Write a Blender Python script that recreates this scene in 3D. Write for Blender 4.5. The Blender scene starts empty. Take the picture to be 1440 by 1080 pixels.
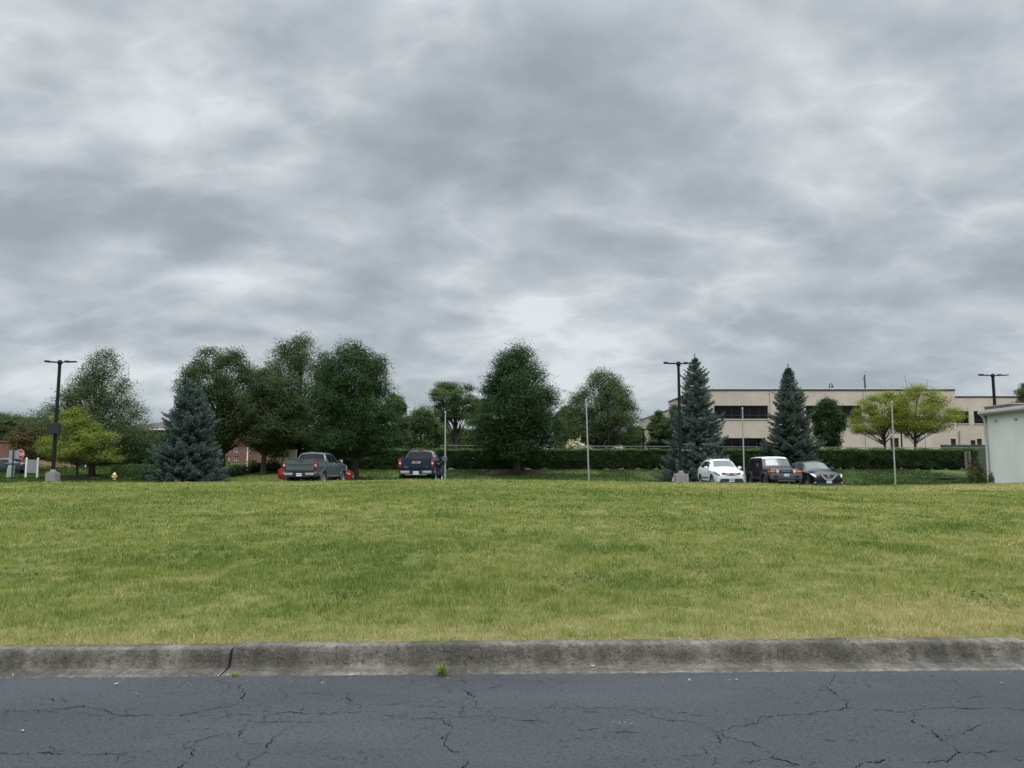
import bpy, bmesh, math, random
import numpy as np
from mathutils import Vector, Matrix
from math import radians, sin, cos, tan, atan, pi

random.seed(7); RNG = np.random.default_rng(11)
SC = bpy.context.scene; COL = SC.collection

# ------------------------------------------------------------------ camera
F = 1082.0; PITCH = radians(6.12); H = 1.55
cam_d = bpy.data.cameras.new('camera'); cam = bpy.data.objects.new('camera', cam_d); COL.objects.link(cam)
cam.location = (0, 0, H); cam.rotation_euler = (pi/2 + PITCH, 0, 0)
cam_d.sensor_width = 36; cam_d.lens = F/1440*36; cam_d.clip_end = 3000; cam_d.clip_start = .05
SC.camera = cam

# ------------------------------------------------------------------ world: overcast sky
SUN_EL, SUN_AZ = radians(58), radians(150)
W = bpy.data.worlds.new('World'); SC.world = W; W.use_nodes = True
nt = W.node_tree; nt.nodes.clear()
def N(nt, t, **k):
    n = nt.nodes.new(t)
    for a, b in k.items(): setattr(n, a, b)
    return n
def mth(nt, op, a, b=None, clamp=False):
    n = N(nt, 'ShaderNodeMath', operation=op); n.use_clamp = clamp
    for i, v in enumerate((a, b)):
        if v is None: continue
        if hasattr(v, 'is_output') or hasattr(v, 'links'): nt.links.new(v, n.inputs[i])
        else: n.inputs[i].default_value = v
    return n.outputs[0]
def ramp(nt, fac, stops, interp='LINEAR'):
    r = N(nt, 'ShaderNodeValToRGB'); cr = r.color_ramp; cr.interpolation = interp
    while len(cr.elements) < len(stops): cr.elements.new(.5)
    for e, (p, c) in zip(cr.elements, stops):
        e.position = p; e.color = (c, c, c, 1) if not hasattr(c, '__len__') else (*c, 1)
    if fac is not None: nt.links.new(fac, r.inputs[0])
    return r.outputs[0]
def mixc(nt, fac, a, b, mode='MIX'):
    m = N(nt, 'ShaderNodeMix', data_type='RGBA', blend_type=mode)
    for s, v in ((m.inputs[0], fac), (m.inputs[6], a), (m.inputs[7], b)):
        if hasattr(v, 'links'): nt.links.new(v, s)
        elif hasattr(v, '__len__'): s.default_value = (*v[:3], 1)
        else: s.default_value = v
    return m.outputs[2]
def noise(nt, vec, scale, detail=4, rough=.5, dist=0, dim='3D'):
    n = N(nt, 'ShaderNodeTexNoise'); n.noise_dimensions = dim
    n.inputs['Scale'].default_value = scale; n.inputs['Detail'].default_value = detail
    n.inputs['Roughness'].default_value = rough; n.inputs['Distortion'].default_value = dist
    if vec is not None: nt.links.new(vec, n.inputs['Vector'])
    return n.outputs['Fac']
def vmap(nt, vec, scale=(1,1,1), loc=(0,0,0), rot=(0,0,0)):
    m = N(nt, 'ShaderNodeMapping'); m.inputs['Scale'].default_value = scale
    m.inputs['Location'].default_value = loc; m.inputs['Rotation'].default_value = rot
    nt.links.new(vec, m.inputs['Vector']); return m.outputs[0]

tc = N(nt, 'ShaderNodeTexCoord'); sep = N(nt, 'ShaderNodeSeparateXYZ'); nt.links.new(tc.outputs['Generated'], sep.inputs[0])
zc = mth(nt, 'MAXIMUM', sep.outputs['Z'], 0.0)
den = mth(nt, 'ADD', zc, 0.36)
comb = N(nt, 'ShaderNodeCombineXYZ')
nt.links.new(mth(nt, 'DIVIDE', sep.outputs['X'], den), comb.inputs[0])
nt.links.new(mth(nt, 'DIVIDE', sep.outputs['Y'], den), comb.inputs[1])
cv = comb.outputs[0]
def clouds(vec):
    big = noise(nt, vmap(nt, vec, (.85, 1.0, 1), (3.1, 5.4, 0)), 1.25, 2, .5, .1)
    lump = noise(nt, vmap(nt, vec, (.9, 1.0, 1), (11.3, 2.2, .4)), 3.3, 4, .46, .25)
    fine = noise(nt, vmap(nt, vec, (1, 1.1, 1), (1.7, 8.2, 2.4)), 9, 5, .5, .2)
    edge = noise(nt, vmap(nt, vec, (.75, 1.15, 1), (7.7, 3.9, 1.1)), 2.3, 6, .52, .15)      # thin bright breaks between the banks
    vein = mth(nt, 'POWER', mth(nt, 'SUBTRACT', 1.0, mth(nt, 'MULTIPLY', mth(nt, 'ABSOLUTE', mth(nt, 'SUBTRACT', edge, .5)), 2.0), True), 7.5)
    vein = mth(nt, 'MULTIPLY', vein, mth(nt, 'MULTIPLY', big, .14))
    return mth(nt, 'ADD', vein, mth(nt, 'SUBTRACT', mth(nt, 'ADD', mth(nt, 'ADD', mth(nt, 'MULTIPLY', big, .38), mth(nt, 'MULTIPLY', lump, .50)), mth(nt, 'MULTIPLY', fine, .12)), .028))
d0 = clouds(cv); d1 = clouds(vmap(nt, cv, (1, 1, 1), (.03, .080, 0)))
relief = mth(nt, 'MULTIPLY', mth(nt, 'SUBTRACT', d1, d0), 1.35)      # each bank is pale on its lit side, grey below
dens = mth(nt, 'ADD', d0, relief)
ccol = ramp(nt, dens, [(.35, (.262, .293, .324)), (.43, (.316, .348, .379)), (.49, (.376, .410, .440)), (.56, (.458, .493, .518)), (.65, (.575, .605, .625))])
# distant low cloud is paler and bluer, overhead cloud, out of view, is boosted to light the ground
lowf = ramp(nt, sep.outputs['Z'], [(0.0, 1.0), (.07, .5), (.18, 0.0)])
ccol = mixc(nt, mth(nt, 'MULTIPLY', lowf, .42), ccol, (.40, .455, .49))
zen = N(nt, 'ShaderNodeMapRange'); zen.interpolation_type = 'SMOOTHSTEP'
nt.links.new(sep.outputs['Z'], zen.inputs[0])
for i, v in ((1, .50), (2, .85), (3, 1.0), (4, 5.5)): zen.inputs[i].default_value = v
sc = N(nt, 'ShaderNodeVectorMath', operation='SCALE'); nt.links.new(ccol, sc.inputs[0]); nt.links.new(zen.outputs[0], sc.inputs['Scale'])
sky = N(nt, 'ShaderNodeTexSky', sky_type='NISHITA'); sky.sun_disc = False
sky.sun_elevation = SUN_EL; sky.sun_rotation = SUN_AZ
b1 = N(nt, 'ShaderNodeBackground'); nt.links.new(sky.outputs[0], b1.inputs[0]); b1.inputs[1].default_value = .06
b2 = N(nt, 'ShaderNodeBackground'); nt.links.new(sc.outputs[0], b2.inputs[0]); b2.inputs[1].default_value = 1.0
mx = N(nt, 'ShaderNodeMixShader'); mx.inputs[0].default_value = .93
nt.links.new(b1.outputs[0], mx.inputs[1]); nt.links.new(b2.outputs[0], mx.inputs[2])
wo = N(nt, 'ShaderNodeOutputWorld'); nt.links.new(mx.outputs[0], wo.inputs[0])

# ------------------------------------------------------------------ sun (behind cloud)
sd = bpy.data.lights.new('sun', 'SUN'); sd.energy = 1.5; sd.angle = radians(25); sd.color = (1, .97, .92)
so = bpy.data.objects.new('sun', sd); COL.objects.link(so)
sv = Vector((sin(SUN_AZ)*cos(SUN_EL), cos(SUN_AZ)*cos(SUN_EL), sin(SUN_EL)))
so.rotation_euler = sv.to_track_quat('Z', 'Y').to_euler(); so.location = (0, 0, 60)
SC.view_settings.view_transform = 'Standard'; SC.view_settings.look = 'None'
SC.view_settings.exposure = 0.42; SC.view_settings.gamma = 1

# ------------------------------------------------------------------ pixel -> place helpers
def zat(py, Y): return H + Y*tan(PITCH - atan((py-540)/F))
def xat(px, Y, z=1.0): return (px-720)/F*(Y*cos(PITCH)+(z-H)*sin(PITCH))
def smooth(a, b, x):
    t = np.clip((np.asarray(x, float)-a)/(b-a), 0, 1); return t*t*(3-2*t)
CR = 40.5
_cpx = [-500, 0, 240, 450, 560, 620, 700, 800, 950, 1040, 1100, 1165, 1200, 1300, 1380, 1440, 1900]
_cpy = [677, 677.5, 677, 675.5, 673.5, 673, 673.3, 674.5, 677.3, 678.3, 679.8, 681.8, 682, 681.5, 679, 677, 676]
def crest_z(x):
    px = 720 + np.asarray(x, float)*F/(CR*cos(PITCH))
    py = np.interp(px, _cpx, _cpy)
    return H + CR*np.tan(PITCH-np.arctan((py-540)/F)) - .07
def kerb_y(x): return 5.98 + .03*np.asarray(x, float)
def gz(x, y):
    x = np.asarray(x, float); y = np.asarray(y, float)
    k = kerb_y(np.clip(x, -40, 40)) + .42; zc = crest_z(x)
    t = np.clip((y-k)/(CR-k), 0, 1)
    field = .15 + (zc-.15)*t**.92
    mid = smooth(-21.5, -18.5, x)                      # 1 where the car park is
    lot = zc - .30
    lft = np.interp(y, [0, 44, 52, 63, 75, 90, 110, 150, 4000], [.62, .62, .60, .66, .98, 1.45, 2.05, 2.3, 2.3])
    berm = lot + (1.26-lot)*smooth(50.6, 61.5, y)
    far_m = berm + .10*smooth(62, 80, y)
    dip = np.where(y < 50.6, lot, far_m)
    a = smooth(CR, CR+1.7, y)
    far = lft*(1-mid) + dip*mid
    z = np.where(y <= CR, field, field*(1-a)+far*a)
    n = .012*np.sin(x*1.7+y*.9)+.01*np.sin(x*.7-y*1.9+1)+.008*np.sin(x*3.1+y*2.3)
    return z + n*np.clip((y-k)/1.5, 0, 1)*(1-smooth(CR+.5, CR+1.7, y)*mid*(1-smooth(50.5, 51.5, y)))
def GZ(x, y): return float(gz(x, y))

def vnoise(x, y, s, seed):
    r = np.random.default_rng(seed).random((64, 64))
    u = x/s+1000; v = y/s+1000; i = np.floor(u).astype(int); j = np.floor(v).astype(int)
    fu = u-i; fv = v-j; fu = fu*fu*(3-2*fu); fv = fv*fv*(3-2*fv)
    g = lambda a, b: r[a % 64, b % 64]
    return (g(i, j)*(1-fu)+g(i+1, j)*fu)*(1-fv)+(g(i, j+1)*(1-fu)+g(i+1, j+1)*fu)*fv
def grass_tint(x, y):
    """0 deep bank green with tree shade painted in, then lush green .. 1 straw"""
    x = np.asarray(x, float); y = np.asarray(y, float)
    n = .40*vnoise(x, y, 5.5, 1)+.34*vnoise(x, y, 2.0, 2)+.26*vnoise(x, y, .7, 3)
    t = .36 + (n-.5)*.40 + .26*(vnoise(x, y, .28, 9)-.5)+.30*(vnoise(x, y, .10, 10)-.5)
    d = y-(kerb_y(x)+.42)
    t += .30*np.exp(-np.clip(d, 0, None)/.40)                      # dry verge along the kerb
    t += .30*np.exp(-((x-3.9)**2/3+(d-.8)**2/.8))
    t += .16*np.exp(-((y-36)/4)**2) + .12*smooth(2, 14, x)*(1-smooth(41, 43, y))
    t -= .35*np.clip(vnoise(x, y, 1.5, 8)-.68, 0, 1)/.3
    t = np.clip(t, .19, 1)
    t = np.where(y > CR+.8, .03+.30*(vnoise(x, y, 2, 5)-.4)+.3*np.exp(-((x+16)**2/20+(y-55)**2/14)), t)  # beyond the crest: deeper green, with shade under the trees painted in
    return np.clip(t, 0, 1)

# ------------------------------------------------------------------ materials
MATS = {}
def pmat(name, color=(.5,.5,.5), rough=.6, metal=0, spec=.5, coat=0, emit=None, var=0, vscale=5, bump=0, bscale=30, alpha=1, col2=None, ior=None):
    if name in MATS: return MATS[name]
    m = bpy.data.materials.new(name); m.use_nodes = True; t = m.node_tree
    b = t.nodes['Principled BSDF']
    b.inputs['Base Color'].default_value = (*color, 1); b.inputs['Roughness'].default_value = rough
    b.inputs['Metallic'].default_value = metal; b.inputs['Specular IOR Level'].default_value = spec
    b.inputs['Coat Weight'].default_value = coat; b.inputs['Coat Roughness'].default_value = .05
    tcn = N(t, 'ShaderNodeTexCoord')
    if var:
        f = noise(t, tcn.outputs['Object'], vscale, 6, .6)
        f = ramp(t, f, [(.3, 0.), (.7, 1.)])
        c2 = col2 or tuple(c*(1-var) for c in color)
        t.links.new(mixc(t, f, c2, color), b.inputs['Base Color'])
    if bump:
        f = noise(t, tcn.outputs['Object'], bscale, 5, .6)
        bn = N(t, 'ShaderNodeBump'); bn.inputs['Strength'].default_value = bump; bn.inputs['Distance'].default_value = .02
        t.links.new(f, bn.inputs['Height']); t.links.new(bn.outputs[0], b.inputs['Normal'])
    MATS[name] = m; return m
def leafmat(name, stops, trans=.3, rough=.75, spec=.12):
    rough = max(rough, .7)
    if name in MATS: return MATS[name]
    m = bpy.data.materials.new(name); m.use_nodes = True; t = m.node_tree
    b = t.nodes['Principled BSDF']; out = t.nodes['Material Output']
    a = N(t, 'ShaderNodeAttribute', attribute_name='tint')
    c = ramp(t, a.outputs['Fac'], stops)
    t.links.new(c, b.inputs['Base Color']); b.inputs['Roughness'].default_value = rough
    b.inputs['Specular IOR Level'].default_value = spec
    tr = N(t, 'ShaderNodeBsdfTranslucent')
    t.links.new(mixc(t, 1.0, c, (1.0, 1.1, .55), 'MULTIPLY'), tr.inputs[0])
    mxs = N(t, 'ShaderNodeMixShader'); mxs.inputs[0].default_value = trans
    t.links.new(b.outputs[0], mxs.inputs[1]); t.links.new(tr.outputs[0], mxs.inputs[2]); t.links.new(mxs.outputs[0], out.inputs[0])
    MATS[name] = m; return m

def lawn_mat():
    m = bpy.data.materials.new('lawn_soil'); m.use_nodes = True; t = m.node_tree; b = t.nodes['Principled BSDF']
    a = N(t, 'ShaderNodeAttribute', attribute_name='tint')
    tcn = N(t, 'ShaderNodeTexCoord')
    n1 = noise(t, tcn.outputs['Object'], 9, 8, .65)
    f = mth(t, 'ADD', a.outputs['Fac'], mth(t, 'MULTIPLY', mth(t, 'MULTIPLY', mth(t, 'SUBTRACT', n1, .5), 1.6), a.outputs['Fac']))
    c = ramp(t, f, [(-.0, (.028, .045, .014)), (.14, (.04, .06, .018)), (.22, (.10, .125, .036)), (.5, (.17, .17, .06)), (.78, (.21, .18, .085)), (1, (.26, .21, .12))])  # lowest stops: bank soil darkened in colour for tree shade
    t.links.new(c, b.inputs['Base Color']); b.inputs['Roughness'].default_value = .95; b.inputs['Specular IOR Level'].default_value = .1
    bn = N(t, 'ShaderNodeBump'); bn.inputs['Strength'].default_value = .8; bn.inputs['Distance'].default_value = .05
    t.links.new(noise(t, tcn.outputs['Object'], 25, 6, .7), bn.inputs['Height']); t.links.new(bn.outputs[0], b.inputs['Normal'])
    return m
def asphalt_mat():
    m = bpy.data.materials.new('sealed_asphalt'); m.use_nodes = True; t = m.node_tree; b = t.nodes['Principled BSDF']
    tcn = N(t, 'ShaderNodeTexCoord'); v = tcn.outputs['Object']
    base = ramp(t, noise(t, vmap(t, v, (.5, 1.6, 1)), .9, 4, .55), [(.3, (.050, .0555, .060)), (.7, (.073, .080, .086))])
    sp = noise(t, v, 90, 3, .6)
    base = mixc(t, ramp(t, sp, [(.34, .9), (.46, 0.)]), base, (.018, .020, .024))
    base = mixc(t, ramp(t, noise(t, v, 38, 5, .75), [(.34, .75), (.50, 0.)]), base, (.020, .023, .028))
    base = mixc(t, ramp(t, noise(t, vmap(t, v, (1, 1.5, 1)), 17, 6, .8), [(.56, 0.), (.72, .55)]), base, (.082, .090, .100))
    sp2 = noise(t, v, 150, 2, .6)
    base = mixc(t, ramp(t, sp2, [(.58, 0.), (.72, .6)]), base, (.10, .105, .115))
    # hairline crazing where the seal has aged
    vo = N(t, 'ShaderNodeTexVoronoi', feature='DISTANCE_TO_EDGE'); vo.inputs['Scale'].default_value = 5.5
    dn = N(t, 'ShaderNodeTexNoise'); dn.inputs['Scale'].default_value = 14; dn.inputs['Detail'].default_value = 5; t.links.new(v, dn.inputs['Vector'])
    va = N(t, 'ShaderNodeVectorMath', operation='MULTIPLY_ADD'); t.links.new(dn.outputs['Color'], va.inputs[0]); va.inputs[1].default_value = (.22,.22,.22); t.links.new(v, va.inputs[2])
    t.links.new(va.outputs[0], vo.inputs['Vector'])
    line = ramp(t, vo.outputs['Distance'], [(0.0, 1.), (.022, 0.)])
    patch = ramp(t, noise(t, v, 1.3, 4, .6), [(.46, 0.), (.56, .8)])
    brk = ramp(t, noise(t, v, 22, 3, .6), [(.50, 0.), (.56, 1.)])
    hair = mth(t, 'MULTIPLY', mth(t, 'MULTIPLY', line, patch), brk)
    base = mixc(t, hair, base, (.014, .016, .019))
    # pale scuffs
    sc_ = mth(t, 'MULTIPLY', ramp(t, noise(t, v, .8, 2, .5), [(.66, 0.), (.72, .35)]), ramp(t, noise(t, v, 60, 2, .6), [(.5, 0.), (.6, 1.)]))
    base = mixc(t, sc_, base, (.11, .115, .12))
    t.links.new(base, b.inputs['Base Color']); b.inputs['Roughness'].default_value = .8; b.inputs['Specular IOR Level'].default_value = .22
    hgt = mth(t, 'SUBTRACT', noise(t, v, 130, 4, .7), mth(t, 'MULTIPLY', hair, .8))
    bn = N(t, 'ShaderNodeBump'); bn.inputs['Strength'].default_value = 1; bn.inputs['Distance'].default_value = .012
    t.links.new(hgt, bn.inputs['Height']); t.links.new(bn.outputs[0], b.inputs['Normal'])
    return m
def kerb_mat():
    m = bpy.data.materials.new('old_kerb_concrete'); m.use_nodes = True; t = m.node_tree; b = t.nodes['Principled BSDF']
    tcn = N(t, 'ShaderNodeTexCoord'); v = tcn.outputs['Object']
    at = N(t, 'ShaderNodeAttribute', attribute_name='wear')      # 0 face foot .. 1 worn top edge
    base = ramp(t, noise(t, vmap(t, v, (1, 3, 1.6)), 4.2, 10, .74), [(.28, (.110, .102, .085)), (.5, (.21, .196, .166)), (.72, (.34, .32, .272))])
    clean = ramp(t, noise(t, v, 7, 8, .7), [(.35, (.23, .215, .18)), (.65, (.44, .415, .35))])
    wf = mth(t, 'ADD', at.outputs['Fac'], mth(t, 'MULTIPLY', mth(t, 'SUBTRACT', noise(t, v, 5, 6, .65), .5), 1.3))
    base = mixc(t, ramp(t, wf, [(.45, 0.), (.95, .9)]), base, clean)
    grime = ramp(t, noise(t, vmap(t, v, (1, 1, .6)), 1.1, 5, .6), [(.44, 0.), (.6, .75)])
    base = mixc(t, grime, base, (.070, .065, .055))
    streak = ramp(t, noise(t, vmap(t, v, (1, .15, .15)), 9, 6, .7), [(.44, 0.), (.62, .45)])
    base = mixc(t, streak, base, (.05, .045, .037))
    sp = noise(t, v, 120, 3, .65)
    base = mixc(t, ramp(t, sp, [(.30, .85), (.42, 0.)]), base, (.022, .021, .018))
    base = mixc(t, ramp(t, noise(t, v, 55, 3, .6), [(.67, 0.), (.72, .8)]), base, (.32, .31, .27))
    base = mixc(t, ramp(t, noise(t, v, 26, 8, .8), [(.36, .8), (.50, 0.)]), base, (.035, .033, .028))
    base = mixc(t, ramp(t, noise(t, v, 34, 6, .8), [(.56, 0.), (.66, .6)]), base, (.27, .255, .215))
    t.links.new(base, b.inputs['Base Color']); b.inputs['Roughness'].default_value = .9; b.inputs['Specular IOR Level'].default_value = .2
    bn = N(t, 'ShaderNodeBump'); bn.inputs['Strength'].default_value = 1; bn.inputs['Distance'].default_value = .05
    t.links.new(mth(t, 'ADD', mth(t, 'MULTIPLY', noise(t, v, 60, 7, .78), .6), mth(t, 'MULTIPLY', noise(t, v, 17, 5, .7), .8)), bn.inputs['Height']); t.links.new(bn.outputs[0], b.inputs['Normal'])
    return m
def brick_mat(name, c1, c2, mortar, sx=4.4, sz=12, bump=.3, axis='xz'):
    if name in MATS: return MATS[name]
    m = bpy.data.materials.new(name); m.use_nodes = True; t = m.node_tree; b = t.nodes['Principled BSDF']
    tcn = N(t, 'ShaderNodeTexCoord'); s = N(t, 'ShaderNodeSeparateXYZ'); t.links.new(tcn.outputs['Object'], s.inputs[0])
    cb = N(t, 'ShaderNodeCombineXYZ'); t.links.new(mth(t, 'ADD', s.outputs[0], s.outputs[1]), cb.inputs[0]); t.links.new(s.outputs[2], cb.inputs[1])
    br = N(t, 'ShaderNodeTexBrick'); t.links.new(cb.outputs[0], br.inputs[0])
    br.inputs['Color1'].default_value = (*c1, 1); br.inputs['Color2'].default_value = (*c2, 1); br.inputs['Mortar'].default_value = (*mortar, 1)
    br.inputs['Scale'].default_value = 1; br.inputs['Brick Width'].default_value = 1/sx; br.inputs['Row Height'].default_value = 1/sz
    br.inputs['Mortar Size'].default_value = .012; br.inputs['Bias'].default_value = -.1
    f = ramp(t, noise(t, vmap(t, tcn.outputs['Object'], (1, 1, .35)), .5, 6, .6), [(.3, .82), (.7, 1.04)])
    mm = mixc(t, 1.0, br.outputs['Color'], f, 'MULTIPLY')
    t.links.new(mm, b.inputs['Base Color']); b.inputs['Roughness'].default_value = .88
    bn = N(t, 'ShaderNodeBump'); bn.inputs['Strength'].default_value = bump; bn.inputs['Distance'].default_value = .01; bn.invert = True
    t.links.new(br.outputs['Fac'], bn.inputs['Height']); t.links.new(bn.outputs[0], b.inputs['Normal'])
    MATS[name] = m; return m

# ------------------------------------------------------------------ mesh helpers
def link(o, parent=None):
    COL.objects.link(o)
    if parent is not None: o.parent = parent
    return o
def fastmesh(name, V, Fc, nper, mat, parent=None, tint=None, smooth_=False, loc=None):
    me = bpy.data.meshes.new(name); V = np.ascontiguousarray(V, dtype=np.float32); Fc = np.ascontiguousarray(Fc, dtype=np.int32)
    nf = Fc.size//nper
    me.vertices.add(len(V)); me.vertices.foreach_set('co', V.ravel())
    me.loops.add(nf*nper); me.loops.foreach_set('vertex_index', Fc.ravel())
    me.polygons.add(nf); me.polygons.foreach_set('loop_start', np.arange(0, nf*nper, nper, dtype=np.int32))
    me.update(calc_edges=True)
    if smooth_: me.polygons.foreach_set('use_smooth', np.ones(nf, dtype=bool))
    if tint is not None:
        dom = 'FACE' if len(tint) == nf else 'POINT'
        a = me.attributes.new('tint', 'FLOAT', dom); a.data.foreach_set('value', np.asarray(tint, dtype=np.float32))
    me.materials.append(mat)
    o = bpy.data.objects.new(name, me); link(o, parent)
    if loc is not None: o.location = loc
    return o
class MB:
    def __init__(s): s.v = []; s.f = []; s.m = []
    def add(s, vs, fs, m=0):
        b = len(s.v); s.v += [tuple(v) for v in vs]; s.f += [tuple(i+b for i in f) for f in fs]; s.m += [m]*len(fs)
    def box(s, x0, x1, y0, y1, z0, z1, m=0, bev=0, M=None):
        bm = bmesh.new(); bmesh.ops.create_cube(bm, size=1)
        for v in bm.verts: v.co = Vector(((x0+x1)/2+v.co.x*(x1-x0), (y0+y1)/2+v.co.y*(y1-y0), (z0+z1)/2+v.co.z*(z1-z0)))
        if bev: bmesh.ops.bevel(bm, geom=bm.edges[:], offset=bev, segments=2, affect='EDGES', profile=.5)
        if M is not None: bm.transform(M)
        s.bm(bm, m); return s
    def bm(s, bm, m=0):
        bm.verts.ensure_lookup_table(); bm.verts.index_update()
        s.add([v.co.copy() for v in bm.verts], [[v.index for v in f.verts] for f in bm.faces], m); bm.free()
    def tube(s, pts, rad, n=8, m=0, caps=True):
        pts = [Vector(p) for p in pts]; rad = rad if hasattr(rad, '__len__') else [rad]*len(pts); vs = []; fs = []
        up = Vector((0, 0, 1)); prev = None
        for i, p in enumerate(pts):
            d = (pts[min(i+1, len(pts)-1)]-pts[max(i-1, 0)]).normalized()
            a = prev if prev is not None else (up if abs(d.z) < .9 else Vector((1, 0, 0)))
            u = (a-d*a.dot(d)).normalized(); prev = u; w = d.cross(u)
            for k in range(n):
                t = 2*pi*k/n; vs.append(p+(u*cos(t)+w*sin(t))*rad[i])
        for i in range(len(pts)-1):
            for k in range(n):
                a = i*n+k; b = i*n+(k+1) % n; fs.append((a, b, b+n, a+n))
        if caps: fs += [tuple(range(n))[::-1], tuple((len(pts)-1)*n+k for k in range(n))]
        s.add(vs, fs, m); return s
    def lathe(s, prof, n=16, m=0, M=None, cap=True):
        vs = []; fs = []
        for r, z in prof:
            for k in range(n): vs.append(Vector((r*cos(2*pi*k/n), r*sin(2*pi*k/n), z)))
        for i in range(len(prof)-1):
            for k in range(n):
                a = i*n+k; b = i*n+(k+1) % n; fs.append((a, b, b+n, a+n))
        if cap: fs += [tuple(range(n))[::-1], tuple((len(prof)-1)*n+k for k in range(n))]
        if M is not None: vs = [M@v for v in vs]
        s.add(vs, fs, m); return s
    def prism(s, poly, axis, a0, a1, m=0):
        """poly of (u,v); axis 'x': (u,v)->(y,z), 'y': (x,z), 'z': (x,y)"""
        def P(u, v, a): return {'x': (a, u, v), 'y': (u, a, v), 'z': (u, v, a)}[axis]
        n = len(poly); vs = [P(u, v, a0) for u, v in poly]+[P(u, v, a1) for u, v in poly]
        fs = [tuple(range(n)), tuple(range(2*n-1, n-1, -1))]+[(i, i+n, (i+1) % n+n, (i+1) % n) for i in range(n)]
        s.add(vs, fs, m); return s
    def build(s, name, mats, parent=None, sm=False, loc=None):
        me = bpy.data.meshes.new(name); me.from_pydata(s.v, [], s.f)
        for m in (mats if isinstance(mats, (list, tuple)) else [mats]): me.materials.append(m)
        if any(s.m): me.polygons.foreach_set('material_index', s.m)
        bm = bmesh.new(); bm.from_mesh(me); bmesh.ops.recalc_face_normals(bm, faces=bm.faces[:]); bm.to_mesh(me); bm.free()
        if sm: me.shade_smooth(); me.set_sharp_from_angle(angle=radians(sm if sm is not True else 35))
        me.update(); o = bpy.data.objects.new(name, me); link(o, parent)
        if loc is not None: o.location = loc
        return o
def tag(o, label=None, cat=None, group=None, kind=None):
    for k, v in (('label', label), ('category', cat), ('group', group), ('kind', kind)):
        if v: o[k] = v
    return o
def thing(name, label, cat, loc, rz=0, group=None):
    o = bpy.data.objects.new(name, None); COL.objects.link(o); o.location = loc; o.rotation_euler = (0, 0, rz); o.empty_display_size = .2
    return tag(o, label, cat, group)
def copy_tree(o, parent=None):
    c = o.copy(); COL.objects.link(c); c.parent = parent
    for ch in list(o.children): copy_tree(ch, c)
    return c
def text(s, size, mat, parent, loc, rot, depth=.01, name='lettering', sx=1):
    cu = bpy.data.curves.new(name, 'FONT'); cu.body = s; cu.size = size; cu.extrude = depth; cu.align_x = 'CENTER'; cu.align_y = 'CENTER'; cu.offset = size*.015
    t = bpy.data.objects.new('tmp', cu); COL.objects.link(t); bpy.context.view_layer.update()
    me = bpy.data.meshes.new_from_object(t.evaluated_get(bpy.context.evaluated_depsgraph_get()))
    bpy.data.objects.remove(t); me.materials.clear(); me.materials.append(mat)
    o = bpy.data.objects.new(name, me); link(o, parent); o.location = loc; o.rotation_euler = rot; o.scale = (sx, 1, 1); return o

# ------------------------------------------------------------------ SETTING: lawn terrain
def axis_vals(a, b, step_fn):
    v = [a]
    while v[-1] < b: v.append(v[-1]+step_fn(v[-1]))
    v[-1] = b; return np.array(v)
def make_lawn():
    pos = axis_vals(0, 900, lambda v: .25 if v < 30 else (1.0 if v < 60 else (v*.12)))
    xs = np.concatenate([-pos[::-1][:-1], pos])
    ts = axis_vals(0, 900, lambda v: .25 if v < 60 else (1.5 if v < 110 else v*.12))
    X, T = np.meshgrid(xs, ts)
    Yk = kerb_y(np.clip(X, -60, 60))+.40; Y = Yk+T
    Z = gz(X, Y); Z = np.where(T < .01, .135, Z)
    nx = len(xs); ny = len(ts)
    V = np.stack([X, Y, Z], -1).reshape(-1, 3)
    i, j = np.meshgrid(np.arange(nx-1), np.arange(ny-1)); a = (j*nx+i).ravel()
    Fc = np.stack([a, a+1, a+1+nx, a+nx], -1)
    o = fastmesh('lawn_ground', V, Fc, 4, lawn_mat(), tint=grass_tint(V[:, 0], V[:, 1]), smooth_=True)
    tag(o, kind='structure')
make_lawn()

# ------------------------------------------------------------------ road with cracks
CR1 = [[(0,420),(130,420),(270,412),(330,400),(450,412),(500,440),(620,438),(790,435),(910,410),(990,398),(1030,370),(1020,330),(975,300)],
 [(180,362),(260,378),(330,382)], [(940,425),(1040,435),(1180,430),(1300,432),(1440,426),(1550,425)],
 [(780,580),(850,540),(930,520),(960,500)], [(1000,540),(1040,485),(1130,465),(1280,465),(1440,465)],
 [(-200,610),(0,605),(200,598),(380,607),(525,598),(600,585)], [(525,598),(480,640)],
 [(1000,700),(1040,655),(1080,620),(1110,600),(1120,570),(1180,510),(1260,475)], [(1120,435),(1130,465)],
 [(700,700),(760,655),(820,610),(820,570)], [(1060,355),(1180,345),(1300,345),(1420,343)], [(960,330),(975,300)], [(440,465),(500,450)]]
CR2 = [[(20,345),(30,375),(75,385),(85,410)], [(170,425),(190,440),(280,452),(420,455),(510,443),(620,447),(730,450)],
 [(505,275),(500,290),(520,315),(545,350),(560,405)], [(360,403),(480,410)], [(150,395),(290,385)],
 [(790,410),(930,412),(1060,410),(1160,405),(1260,430),(1400,465),(1500,475),(1585,510)],
 [(420,455),(470,487),(430,540),(425,570),(490,595),(520,605),(540,630),(515,658),(520,720)],
 [(730,450),(830,462),(900,465)], [(940,480),(1000,497),(1120,500),(1260,515)], [(1160,405),(1330,415),(1440,430),(1620,440)], [(515,405),(510,443)],
 [(650,312),(700,316)], [(300,290),(285,310)]]
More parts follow.
